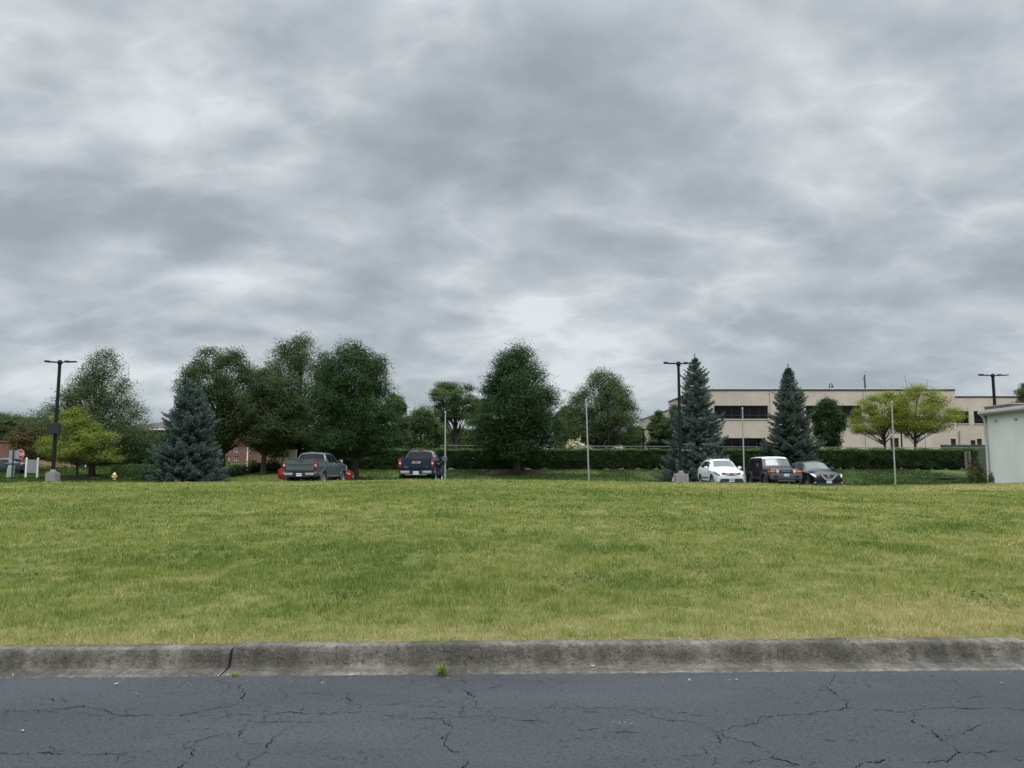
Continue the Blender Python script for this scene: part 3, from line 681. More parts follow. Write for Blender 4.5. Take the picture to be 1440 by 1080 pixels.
def bush(name, label, px, Y, w, h, kind, dpt=None, n=2600, leaf=.09, seed=0, group=None, cat='shrub', zb=None, lob=.22, bot=.0, box=False, flowers=None):
    """a rounded or clipped shrub: stems and a leafy mass on the ground"""
    r = np.random.default_rng(seed+int(px*3)); x = xat(px, Y); zb = GZ(x, Y) if zb is None else zb; dpt = dpt or w
    root = thing(name, label, cat, (x, Y, zb), group=group)
    if box:
        P = r.uniform(-.5, .5, (n, 3)); ax = r.integers(0, 3, n); sg = r.choice([-1, 1], n)
        k = r.random(n) < .8; P[k, ax[k]] = sg[k]*.5*(1-r.random(k.sum())*.14); d = unit(P); P = P*np.array([w, dpt, h])+np.array([0, 0, h/2]); P += r.normal(0, .05, (n, 3))
    else:
        d = unit(r.normal(size=(n, 3))); d[:, 2] = np.abs(d[:, 2])*1.05-.1; ph = r.uniform(0, 6, 3)
        rr_ = r.random(n)**.35*(1+lob*np.sin(d[:, 0]*6+ph[0])*np.sin(d[:, 1]*5+ph[1])+lob*.7*np.sin(d[:, 2]*8+d[:, 0]*5+ph[2]))
        P = d*rr_[:, None]*np.array([w/2, dpt/2, h*.92]); P[:, 2] = np.maximum(P[:, 2]+.06, .02+r.random(n)*.1)
    nrm = unit(d*.6+np.array([0, 0, .5])+r.normal(0, .5, (n, 3))); u = unit(np.cross(nrm, r.normal(size=(n, 3)))); wv = np.cross(nrm, u)
    l = leaf*r.uniform(.6, 1.4, n)
    t = np.clip(.45+r.normal(0, .2, n)+.12*np.sin(P[:, 0]*4+seed), 0, 1)
    fastmesh('foliage', leaf_cards(P, u, wv, l, l*.65), np.arange(n*4).reshape(-1, 4), 4, LM[kind], root, tint=t)
    mb = MB(); q = random.Random(seed)
    for k in range(9): mb.tube([(q.uniform(-.3, .3)*w, q.uniform(-.2, .2)*dpt, -.05), (q.uniform(-.36, .36)*w, q.uniform(-.3, .3)*dpt, h*.7)], [.02, .008], 4)
    mb.build('stems', BARKD, root)
    if flowers:
        nf = flowers; d = unit(r.normal(size=(nf, 3))); d[:, 2] = np.abs(d[:, 2]); C0 = d*np.array([w/2, dpt/2, h*.98])*r.uniform(.9, 1.08, (nf, 1))
        rep = 9; Pq = np.repeat(C0, rep, 0)+r.normal(0, .06, (nf*rep, 3)); nn = unit(r.normal(size=Pq.shape)+np.array([0, -.3, .8])); u = unit(np.cross(nn, r.normal(size=Pq.shape))); wv = np.cross(nn, u)
        l = r.uniform(.08, .15, len(Pq)); fastmesh('blossom', leaf_cards(Pq, u, wv, l, l*.9), np.arange(len(Pq)*4).reshape(-1, 4), 4, LM['cream'], root, tint=r.random(len(Pq)))
    return root

# ------------------------------------------------------------------ trees
tree('linden_tree', 'airy olive grey shade tree behind the left street lamp', 129, 62, [(491,144,153),(500,132,162),(520,116,174),(545,94,184),(570,76,194),(590,62,204),(605,52,212),(622,62,206),(640,82,196),(650,110,182)], 'olive', 'shade trees', nleaf=19000, leaf=.14, ncl=120, clr=.085, fill=.5, trunk_w=.46, seed=1)
tree('young_tree', 'small yellow green tree right of the street lamp with the dark box', 108, 54, [(572,96,110),(580,84,126),(592,70,140),(605,60,156),(618,52,168),(632,50,178),(642,66,182),(648,84,176)], 'yellow', 'young yellow green trees', nleaf=11000, leaf=.12, ncl=70, clr=.088, trunk_w=.16, fill=.4, flat=.5, dens_=3.0, seed=2)
tree('ornamental_tree', 'small russet brown tree behind the white sign posts', 46, 78, [(594,34,52),(602,22,68),(612,12,78),(624,6,80),(634,10,78),(642,26,68)], 'russet', None, nleaf=9000, leaf=.16, ncl=36, clr=.15, trunk_w=.22, seed=3)
tree('shade_tree', 'dark tree with leaf gaps just right of the left blue spruce', 312, 58, [(488,300,318),(498,278,340),(515,266,352),(535,258,360),(560,250,364),(585,256,366),(605,266,362),(620,284,350),(630,296,338)], 'linden', 'shade trees', nleaf=21000, leaf=.13, ncl=110, clr=.095, trunk_w=.42, seed=4)
tree('shade_tree', 'dark shade tree with a forked trunk, left of the grey pickup', 373, 57, [(520,372,398),(535,352,412),(555,340,424),(580,334,428),(605,334,426),(622,346,416),(634,360,400)], 'linden', 'shade trees', trunk_px=370, nleaf=17000, leaf=.13, ncl=80, clr=.11, trunk_w=.36, seed=5)
tree('shade_tree', 'tallest dark shade tree, rising directly behind the grey pickup', 422, 61, [(472,418,432),(482,402,446),(498,382,462),(520,366,474),(545,358,482),(575,362,486),(605,374,484),(625,388,470),(638,402,450)], 'linden', 'shade trees', trunk_px=420, nleaf=23000, leaf=.135, ncl=115, clr=.095, trunk_w=.44, bark=BARKD, seed=6)
tree('maple_tree', 'dense dark green maple between the grey and the blue pickup', 497, 52, [(484,488,508),(490,472,526),(502,462,545),(520,452,549),(545,440,556),(570,432,564),(595,427,568),(615,430,564),(630,444,552),(640,468,530)], 'maple', 'dense dark green maples', trunk_px=499, nleaf=30000, leaf=.125, ncl=90, clr=.12, trunk_w=.44, seed=7, branch0=1.5)
tree('maple_tree', 'dense dark green maple at the centre, right of the blue pickup', 726, 57, [(487,724,738),(494,706,750),(508,696,762),(525,684,772),(542,676,780),(562,664,790),(585,660,794),(605,656,794),(622,664,788),(635,682,770),(641,706,748)], 'maple', 'dense dark green maples', nleaf=31000, leaf=.13, ncl=90, clr=.12, trunk_w=.48, seed=8, branch0=1.6)
tree('shade_tree', 'rounded olive shade tree right of the central maple, behind the hedge', 846, 80, [(520,838,852),(530,826,868),(545,815,880),(562,806,888),(580,798,894),(600,790,900),(614,796,900),(625,812,886)], 'olive', 'shade trees', nleaf=19000, leaf=.155, ncl=95, clr=.095, trunk_w=.55, seed=9)
tree('background_tree', 'green tree half hidden at the right edge of the left maple', 556, 76, [(554,548,568),(570,536,574),(590,530,578),(612,530,578),(630,536,574)], 'mid', 'background trees behind the hedge', nleaf=8000, leaf=.17, ncl=40, clr=.14, seed=10)
tree('locust_tree', 'light green open branched tree with a flat top behind the tall hedge', 634, 86, [(538,622,656),(546,608,668),(558,600,672),(570,598,674),(582,606,668),(592,618,660)], 'mid', None, trunk_px=641, nleaf=8000, leaf=.16, ncl=34, clr=.13, fill=.6, trunk_w=.55, flat=.5, seed=11, branch0=2.0, bark=BARKD)
for i, (p, a, ol, lb) in enumerate([
 (590, 96, [(574,582,606),(584,570,620),(600,562,626),(620,560,628),(634,562,626)], 'rounded green tree behind the cab of the blue pickup'),
 (618, 104, [(594,604,634),(606,596,642),(622,594,644),(634,596,642)], 'low green tree filling in beneath the open branched tree'),
 (566, 105, [(588,556,580),(604,548,588),(622,546,590),(634,550,588)], 'low green tree between the left maple and the rounded tree'),
 (672, 98, [(560,664,684),(575,654,692),(596,650,696),(618,650,698),(634,652,696)], 'green tree showing left of the central maple'),
 (652, 112, [(604,640,668),(616,634,676),(634,634,676)], 'small far tree under the open branched tree'),
 (796, 92, [(572,788,804),(586,780,812),(605,778,816),(630,780,814)], 'green tree between the central maple and the rounded olive tree'),
 (700, 108, [(590,690,716),(606,684,726),(632,684,728)], 'far tree hidden behind the central maple'),
 (930, 108, [(583,924,936),(594,918,944),(612,914,948),(632,914,948)], 'dim tree left of the beige building corner'),
 (892, 115, [(600,884,902),(612,878,908),(632,878,908)], 'far low tree left of the short lamp post')]):
    tree('background_tree', lb, p, a, ol, 'mid', 'background trees behind the hedge', nleaf=7500, leaf=.2, ncl=36, clr=.16, trunk_w=.4, seed=20+i, bark=BARKD)
tree('columnar_tree', 'upright green tree in front of the blank beige side wall', 926, 84, [(578,922,930),(590,914,938),(605,909,942),(620,908,943),(628,911,940)], 'mid', 'upright trees by the beige side wall', nleaf=8500, leaf=.15, ncl=40, clr=.15, trunk_w=.2, seed=31)
tree('columnar_tree', 'upright green tree between the beige side wall and the tallest spruce', 950, 82, [(570,946,956),(584,938,962),(602,934,966),(620,934,966),(630,938,962)], 'mid', 'upright trees by the beige side wall', nleaf=8500, leaf=.15, ncl=40, clr=.15, trunk_w=.2, seed=32)
tree('shade_tree', 'dark green bushy tree with bare twigs on top, right of the right spruce', 1166, 70, [(562,1150,1176),(575,1144,1184),(592,1140,1190),(608,1142,1190),(620,1148,1184),(630,1156,1180)], 'bush', None, nleaf=12000, leaf=.14, ncl=46, clr=.15, trunk_w=.2, twigs=9, seed=33)
tree('locust_tree', 'yellowing spreading tree, the left of the pair before the beige building', 1244, 76, [(550,1228,1252),(558,1212,1270),(570,1202,1280),(582,1196,1284),(594,1188,1282),(604,1190,1270),(610,1200,1250)], 'locust', 'spreading yellow green trees', trunk_px=1246, nleaf=11500, leaf=.12, ncl=85, clr=.095, fill=.42, trunk_w=.26, dens_=3.3, flat=.46, seed=34, branch0=1.6)
tree('locust_tree', 'yellowing spreading tree, the right of the pair with twigs on top', 1292, 73, [(541,1276,1304),(550,1264,1318),(562,1252,1332),(574,1246,1342),(586,1244,1358),(598,1246,1350),(608,1258,1330)], 'locust', 'spreading yellow green trees', trunk_px=1288, nleaf=12500, leaf=.12, ncl=90, clr=.095, fill=.42, trunk_w=.28, dens_=3.3, flat=.46, twigs=5, seed=35, branch0=1.6)
tree('background_tree', 'green tree top showing above the white building roof', 1450, 78, [(536,1440,1462),(550,1430,1474),(568,1428,1480),(590,1432,1480)], 'mid', None, nleaf=6000, leaf=.15, ncl=34, clr=.13, seed=36)
tree('background_tree', 'pale far tree at the left edge of the view', 8, 128, [(583,0,28),(590,-14,44),(604,-22,50),(622,-22,50)], 'mid', 'far trees on the left', nleaf=7000, leaf=.27, ncl=40, clr=.13, seed=37)
tree('background_tree', 'far grey green tree behind the russet tree', 40, 126, [(588,30,48),(598,22,58),(612,20,62),(628,22,60)], 'mid', 'far trees on the left', nleaf=6000, leaf=.27, ncl=36, clr=.14, seed=38)
for i, (p, a, ol, lb, k) in enumerate([
 (228, 88, [(612,222,240),(622,212,250),(636,206,256),(650,206,256)], 'low bushy tree left of the left blue spruce', 'bush'),
 (190, 92, [(622,180,204),(632,170,214),(650,168,216)], 'dark green bushy tree below the red brick block', 'bush'),
 (155, 96, [(628,144,168),(638,136,176),(652,136,178)], 'dark green bushy tree behind the yellow green tree', 'bush'),
 (398, 104, [(606,384,412),(618,376,420),(640,374,424)], 'pale green tree behind the light grey panel', 'mid'),
 (440, 108, [(604,426,456),(620,420,464),(642,420,464)], 'green tree behind the roof of the grey pickup', 'mid'),
 (478, 106, [(606,466,492),(622,460,500),(642,460,502)], 'green tree behind the left maple trunk', 'mid'),
 (282, 110, [(600,270,296),(616,262,302),(642,262,302)], 'far tree behind the left blue spruce', 'mid')]):
    tree('background_tree', lb, p, a, ol, k, 'background trees on the left', nleaf=6500, leaf=.2, ncl=32, clr=.17, trunk_w=.3, seed=50+i, bark=BARKD)
def woods(px0, px1, Y, top, seed, lab, leaf=.26, nper=260, kind='mid'):
    r = np.random.default_rng(seed); x0, x1 = xat(px0, Y), xat(px1, Y); L = x1-x0; ht = zat(top, Y)-1.2; n = int(L*nper*ht/5)
    X = r.uniform(-L/2, L/2, n); hl = ht*(.72+.5*(vnoise(X, X*0, 4.5, seed)-.3)+.2*(vnoise(X, X*0, 1.4, seed+1)-.5)); Z = hl*r.random(n)**.8; Yv = r.normal(0, 1.3, n)*(1.05-Z/hl*.6)
    P = np.stack([X, Yv, Z], -1); nn = unit(r.normal(0, .6, (n, 3))+np.array([0, -.2, .6])); u = unit(np.cross(nn, r.normal(size=(n, 3)))); w = np.cross(nn, u); l = leaf*r.uniform(.6, 1.5, n)
    t = np.clip(.35+r.normal(0, .18, n)+.6*(vnoise(X, Z, 1.6, seed+2)-.5), 0, 1)
    o = fastmesh('far_thicket', leaf_cards(P, u, w, l, l*.7), np.arange(n*4).reshape(-1, 4), 4, LM[kind], tint=t, loc=((x0+x1)/2, Y, 1.2)); tag(o, lab, 'thicket', kind='stuff')
woods(372, 700, 118, 612, 3, 'mass of far green undergrowth behind the hedge and the pickups')
woods(690, 985, 122, 618, 4, 'mass of far green undergrowth behind the hedge right of the central maple')
woods(110, 320, 99, 636, 5, 'mass of dark green bushes before the red brick block', kind='bush')
# spruces
spruce('broad blue spruce left of the two pickups', 266, 48.5, 538, 2.25, 6.35, 'spruce', 5, cone=.62)
spruce('tall blue spruce beside the right street lamp', 979, 52.5, 503, 2.35, 8.0, 'spruce', 6, cone=.80, step=1.45, fat=1.22)
spruce('slimmer blue spruce behind the black cars', 1111, 55, 517, 2.3, 7.55, 'spruce_g', 9, cone=.86, step=1.1, fat=1.2)
# shrubs
bush('round_shrub', 'green shrub at the left foot of the broad spruce', 203, 50.5, 1.5, 1.35, 'bush', seed=1, n=2600)
bush('clipped_hedge', 'low clipped box hedge left of the broad spruce', 186, 70, 3.6, .85, 'hedge', dpt=1.2, n=6500, box=True, seed=2, cat='hedge', leaf=.08)
bush('long_hedge', 'dark low hedge in front of the red brick wall', 100, 92, 5.2, 1.3, 'bush', dpt=1.6, n=5000, box=True, seed=3, cat='hedge', leaf=.12)
bush('round_shrub', 'round dark green bush before the red brick wall', 62, 94, 1.9, 2.0, 'bush', seed=4, n=2200, leaf=.12)
for i, (p, w, h, k, lb) in enumerate([(326, 1.9, 1.05, 'sage', 'grey green sage bush right of the broad spruce'), (346, 1.9, 1.15, 'sage', 'grey green sage bush left of the forked trunk'), (364, 1.6, .95, 'bush', 'low green bush at the forked trunk'), (383, 1.8, 1.05, 'bush', 'low green bush behind the grey pickup tail'), (356, 1.3, 1.7, 'yellow', 'taller yellow green bush behind the sage')]):
    bush('low_shrub', lb, p, 60+(3 if i == 4 else 0), w, h, k, seed=10+i, n=2600, leaf=.09, group='shrubs between the broad spruce and the grey pickup')
bush('flowering_shrub', 'cream white flowering shrub above the hedge right of the central maple', 811, 70, 3.0, 2.62, 'mid', seed=20, n=3500, flowers=150, dpt=1.4, zb=1.3)
bush('ornamental_grass', 'straw coloured grass plume above the hedge beside the white blossom', 774, 69, 1.5, 1.95, 'straw', seed=21, n=2600, leaf=.14, zb=1.2, cat='grass clump')
bush('corner_shrub', 'bright green shrub at the corner of the white building', 1371, 50, 1.0, 1.05, 'mid', seed=22, n=1700, leaf=.09)
bush('corner_shrub', 'taller bronze shrub behind the bright green one at the white building', 1373, 54, 1.35, 1.75, 'russet', seed=23, n=2600, leaf=.09)
bush('corner_shrub', 'thin weedy plant against the foot of the white wall', 1393, 48.0, .45, .95, 'mid', seed=24, n=350, leaf=.09)
for i, (p, w) in enumerate([(6, 2.0), (22, 2.2), (60, 2.4), (78, 2.2), (92, 1.8)]):
    bush('grass_clump', ['pale dry grass clump at the far left wall', 'dry grass clump behind the stop sign', 'dry grass clump behind the white posts', 'dry grass clump behind the left lamp', 'dry grass clump left of the dark low hedge'][i], p, 90, w, .75, 'straw', seed=30+i, n=900, leaf=.16, group='dry ornamental grasses', cat='grass clump')

# ------------------------------------------------------------------ hedge and fence
HY = 62.3
def hedge(label, px0, px1, seed, gaps=(), h=1.66, dpt=1.15, name='tall_hedge'):
    r = np.random.default_rng(seed); x0 = xat(px0, HY); x1 = xat(px1, HY); L = x1-x0; cx = (x0+x1)/2; zb = 1.22
    root = thing(name, label, 'hedge', (cx, HY, zb)); n = int(L*5200)
    X = r.uniform(-L/2, L/2, n); face = r.random(n)
    ph = X*2*pi/1.25
    pl = np.clip(.5+.5*np.cos(ph+.8*np.sin(X*.9))+2.2*(vnoise(X, X*0, 2.3, seed+7)-.30), 0, 1)                # 1 at a plant, 0 between plants
    Z = r.random(n)*h; ins = r.random(n)**2*.28
    zf = Z/h
    halfd = dpt/2*(.62+.38*np.clip(zf*1.8, 0, 1))*(.86+.14*pl+.16*(vnoise(X, Z, .45, seed)-.5)*2)
    sgn = np.where(r.random(n) < .72, -1, 1)
    Yv = sgn*(halfd-ins)
    top = face < .30; Z[top] = h*(1-.05*r.random(top.sum()))+.06*np.sin(X[top]*3.3)+.05*r.normal(size=top.sum()); Yv[top] = r.uniform(-.5, .5, top.sum())*dpt*.9
    keep = (zf > .21*(1-pl)**1.5+.01) | top
    X, Yv, Z = X[keep], Yv[keep], Z[keep]; n = len(X)
    nrm = unit(np.stack([r.normal(0, .6, n), np.sign(Yv)*.5+r.normal(0, .5, n), .5+r.normal(0, .5, n)], -1)); u = unit(np.cross(nrm, r.normal(size=(n, 3)))); wv = np.cross(nrm, u)
    l = .095*r.uniform(.6, 1.4, n)
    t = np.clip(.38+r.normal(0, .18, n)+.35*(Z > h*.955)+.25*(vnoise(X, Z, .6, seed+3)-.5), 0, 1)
    P = np.stack([X, Yv, Z], -1)+r.normal(0, .025, (n, 3))
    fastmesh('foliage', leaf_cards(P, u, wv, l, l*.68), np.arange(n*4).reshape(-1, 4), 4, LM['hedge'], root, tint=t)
    # inner leaves fill the heart of each plant
    n2 = int(L*1500); xi = r.uniform(-L/2+.05, L/2-.05, n2); pl2 = .5+.5*np.cos(xi*2*pi/1.25+.8*np.sin(xi*.9)); zi = h*.96*r.random(n2)**.8; k2 = zi/h > .15*(1-pl2)**1.3+.015; xi = xi[k2]; zi = zi[k2]; n2 = len(xi)
    Pi = np.stack([xi, r.normal(0, .12, n2), zi], -1); ui = unit(r.normal(size=(n2, 3))); wi = unit(np.cross(ui, r.normal(size=(n2, 3)))); li = r.uniform(.12, .22, n2)
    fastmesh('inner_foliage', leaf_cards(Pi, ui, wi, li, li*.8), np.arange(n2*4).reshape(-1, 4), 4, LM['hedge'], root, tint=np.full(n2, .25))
    mb = MB(); q = random.Random(seed); k = -L/2+.1
    while k < L/2-.1:
        for s in range(7): mb.tube([(k+q.uniform(-.12, .12), q.uniform(-.1, .1), -.05), (k+q.uniform(-.3, .3), q.uniform(-.2, .2), .7), (k+q.uniform(-.6, .6), q.uniform(-.3, .3), h*.94)], [.022, .015, .006], 4)
        k += 1.25
    mb.build('stems', BARKD, root); print('hedge', n)
hedge('tall clipped hedge running behind the pickups to the tallest spruce', 470, 955, 5)
hedge('tall clipped hedge running behind the parked cars to the white building', 1010, 1372, 6)

GALV = pmat('galvanised', (.17, .18, .175), .6, metal=.3, var=.2, vscale=6)
def fence():
    fy = HY+1.1; pxs = [620, 680, 730, 784, 842, 902, 958, 1013, 1065, 1120, 1176, 1235, 1290, 1345, 1396]
    x0 = xat(pxs[0], fy); x1 = xat(pxs[-1], fy); cx = (x0+x1)/2; zb = 1.25
    root = thing('chain_link_fence', 'grey chain link fence with a top rail just behind the tall hedges', 'fence', (cx, fy, zb))
    ht = zat(626.5, fy)-zb; hr = zat(630, fy)-zb
    hz = lambda x: ht+(hr-ht)*(x-x0)/(x1-x0)
    MB().tube([(x0-cx, 0, hz(x0)), (x1-cx, 0, hz(x1))], .024, 8).build('top_rail', GALV, root)
    for p in pxs:
        x = xat(p, fy); m = MB().tube([(x-cx, 0, -.1), (x-cx, 0, hz(x)+.03)], .033, 8).lathe([(.035, 0), (.03, .03), (.01, .05)], 8, M=Matrix.Translation((x-cx, 0, hz(x)+.02))); m.build('post', GALV, root)
    # woven wire
    V = []; Fc = []; wdt = .0022; s = .075*2; L = x1-x0; k = -ht
    while k < L:
        for d in (1, -1):
            a = max(0, k); b = min(L, k+ht)
            if b-a < .02: continue
            za = (a-k) if d == 1 else ht-(a-k); zb_ = (b-k) if d == 1 else ht-(b-k); sc = (hz(x0+a)-.02)/ht
            i = len(V); xa = x0-cx+a; xb = x0-cx+b
            V += [(xa-wdt, .001*d, za*sc), (xa+wdt, .001*d, za*sc), (xb+wdt, .001*d, zb_*sc), (xb-wdt, .001*d, zb_*sc)]; Fc.append((i, i+1, i+2, i+3))
        k += s
    fastmesh('wire_mesh', np.array(V), np.array(Fc), 4, GALV, root)
fence()

# ------------------------------------------------------------------ buildings
TAN = brick_mat('beige_panel', (.51, .445, .375), (.49, .425, .355), (.45, .39, .325), .9, 2.6, .25)
GLASS = pmat('dark_glass', (.004, .005, .008), .06, spec=.16); DKMET = pmat('dark_trim', (.018, .017, .018), .5)
def wall_with_openings(m, x0, x1, z0, z1, y, ops, th=.35, mi=0, rev=1):
    """wall in the xz plane facing -y with rectangular openings (x0,x1,z0,z1)"""
    xs = sorted({x0, x1, *[o[0] for o in ops], *[o[1] for o in ops]}); zs = sorted({z0, z1, *[o[2] for o in ops], *[o[3] for o in ops]})
    for a, b in zip(xs[:-1], xs[1:]):
        for c, d in zip(zs[:-1], zs[1:]):
            xm = (a+b)/2; zm = (c+d)/2
            if any(o[0] < xm < o[1] and o[2] < zm < o[3] for o in ops): continue
            m.add([(a, y, c), (b, y, c), (b, y, d), (a, y, d)], [(0, 1, 2, 3)], mi)
    for o in ops:
        a, b, c, d = o; e = y+th*rev
        m.add([(a, y, c), (b, y, c), (b, e, c), (a, e, c)], [(0, 1, 2, 3)], mi); m.add([(a, y, d), (b, y, d), (b, e, d), (a, e, d)], [(0, 1, 2, 3)], mi)
        m.add([(a, y, c), (a, y, d), (a, e, d), (a, e, c)], [(0, 1, 2, 3)], mi); m.add([(b, y, c), (b, y, d), (b, e, d), (b, e, c)], [(0, 1, 2, 3)], mi)
def window(parent, a, b, c, d, y, nm=5, frame=DKMET, glass=GLASS, trans=True, name='window'):
    w = MB(); t = .05
    w.box(a, b, y, y+.07, c, c+t); w.box(a, b, y, y+.07, d-t, d); w.box(a, a+t, y, y+.07, c+t, d-t); w.box(b-t, b, y, y+.07, c+t, d-t)
    for k in range(1, nm): x = a+(b-a)*k/nm; w.box(x-t/2, x+t/2, y+.01, y+.07, c+t, d-t)
    if trans and nm > 1: z = c+(d-c)*.28; w.box(a+t, b-t, y+.02, y+.06, z-.03, z+.03)
    o = w.build(name, frame, parent); MB().box(a+.01, b-.01, y+.04, y+.055, c+.01, d-.01).build('pane', glass, o); return o
def office():
    Y0 = 90.0; Y1 = 99.0; bx = xat(982, Y0, 8); xe = xat(1344, Y0, 8); z0 = 1.2
    root = thing('office_building', 'two storey beige office building with dark ribbon windows', 'building', (bx, Y0, z0))
    zt = zat(549.3, Y0)-z0
    def X(p, y=Y0): return xat(p, y, 6)-bx
    def Z(p, y=Y0): return zat(p, y)-z0
    ops = [(X(1005), X(1081), Z(589), Z(570.3)), (X(1134), X(1213), Z(589), Z(570.3)), (X(1006), X(1076), Z(636), Z(616)), (X(1251), X(1263), Z(636), Z(616)), (X(1336), X(1343.2), Z(636), Z(617))]
    W_ = xe-bx; m = MB(); wall_with_openings(m, 0, W_, 0, zt, 0, ops)
    m.add([(0, 0, 0), (0, 41, 0), (0, 41, zt-1.1), (0, 17, zt-1.1), (0, 17, zt), (0, 0, zt)], [(0, 1, 2, 3, 4, 5)])
    m.add([(0, 17, zt-1.1), (0, 41, zt-1.1), (0.6, 41, zt-1.1), (.6, 17, zt-1.1)], [(0, 1, 2, 3)])
    m.add([(W_, 0, 0), (W_, 9, 0), (W_, 9, zt), (W_, 0, zt)], [(0, 1, 2, 3)])
    m.build('main_wall', TAN, root)
    # wing set back on the right
    ops2 = [(X(1345.5, Y1), X(1364, Y1), Z(595.5, Y1), Z(578, Y1)), (X(1371, Y1), X(1392, Y1), Z(595.5, Y1), Z(578, Y1)), (X(1364, Y1), X(1371, Y1), Z(636, Y1), Z(619, Y1)), (X(1373, Y1), X(1380, Y1), Z(636, Y1), Z(617, Y1))]
    m = MB(); wall_with_openings(m, W_, W_+22, 0, zt, 9, ops2); m.build('wing_wall', TAN, root)
    MB().box(.02, W_-.02, .03, 17, zt-.12, zt-.02).box(W_, W_+22, 9.03, 30, zt-.12, zt-.02).box(.6, W_, 17.1, 41, zt-1.2, zt-.9).build('roof', pmat('roof_membrane', (.25, .25, .25), .9), root)
    c = MB(); c.box(-.06, W_+.06, -.07, .12, zt, zt+.17); c.box(-.07, .1, .12, 17, zt, zt+.17); c.box(W_+.0, W_+22, 8.93, 9.12, zt, zt+.17); c.box(-.07, .1, 17.01, 41, zt-1.1, zt-.95)
    c.build('parapet_cap', DKMET, root)
    MB().box(-.03, W_+.03, -.03, .2, zt+.172, zt+.235).box(W_, W_+22, 8.97, 9.2, zt+.172, zt+.235).build('white_flashing', pmat('flashing', (.7, .7, .68), .5), root)
    for o, n_ in zip(ops[:3], (6, 6, 6)): window(root, *o, .22, n_)
    for o in ops2[:2]: window(root, *o, 9.22, 2)
    for o, yy in ((ops[3], 0), (ops[4], 0), (ops2[2], 9), (ops2[3], 9)): 
        dr = MB().box(o[0], o[1], yy+.2, yy+.26, o[2], o[3]).build('door', pmat('door_dark', (.02, .02, .024), .4), root); MB().box(o[1]-.18, o[1]-.14, yy+.15, yy+.2, 1.0, 1.2).build('handle', GALV, dr)
    # joints and sills
    for p in (1000, 1083.5, 1130, 1216, 1300): x = X(p); MB().box(x-.035, x+.035, -.012, .0, .05, zt-.05).build('panel_joint', pmat('joint_tan', (.24, .20, .165), .9), root)
    for o, y_ in [(o, 0) for o in ops[:3]]+[(o, 9) for o in ops2[:2]]: MB().box(o[0]-.1, o[1]+.1, y_-.08, y_+.05, o[2]-.12, o[2]-.003).build('sill', pmat('sill_tan', (.44, .39, .33), .8), root)
    a = MB(); xx = X(1236); a.tube([(xx, 3, zt), (xx, 3, zt+2.2)], [.11, .06], 6)
    for k in range(8): a.box(xx-.16, xx+.16, 2.97, 3.03, zt+.3+k*.22, zt+.34+k*.22)
    a.tube([(xx-.2, 3, zt+1.5), (xx-.2, 3, zt+2.0)], .02, 5).tube([(xx+.1, 3, zt+2.0), (xx+.1, 3, zt+2.7)], .015, 5); a.build('antenna', DKMET, root)
    v = MB(); xx = X(1179); v.tube([(xx, 2, zt), (xx, 2, zt+.75), (xx+.05, 2, zt+.95), (xx+.18, 2, zt+1.03), (xx+.32, 2, zt+.97), (xx+.36, 2, zt+.8)], .055, 7); v.box(xx+.22, xx+.45, 1.9, 2.1, zt+.55, zt+.75); v.build('roof_vent', DKMET, root)
    v = MB(); v.tube([(1.4, 20, zt-.9), (1.4, 20, zt-.3), (.9, 20, zt-.1)], .05, 6); v.build('roof_pipe', DKMET, root); MB().tube([(2.0, 20, zt-.9), (2.0, 20, zt-.35)], .05, 6).build('roof_pipe', DKMET, root)
    l = MB()
    for p in (1277, 1273): l.box(X(p)-.14, X(p)+.14, -.2, -.03, Z(612), Z(609))
    l.build('wall_light', DKMET, root)
    pp = MB(); xx = X(1348, Y1); pp.tube([(xx, 8.85, 0), (xx, 8.85, Z(606, Y1))], .05, 6); pp.build('drain_pipe', pmat('pipe_brown', (.12, .09, .07), .7), root)
office()

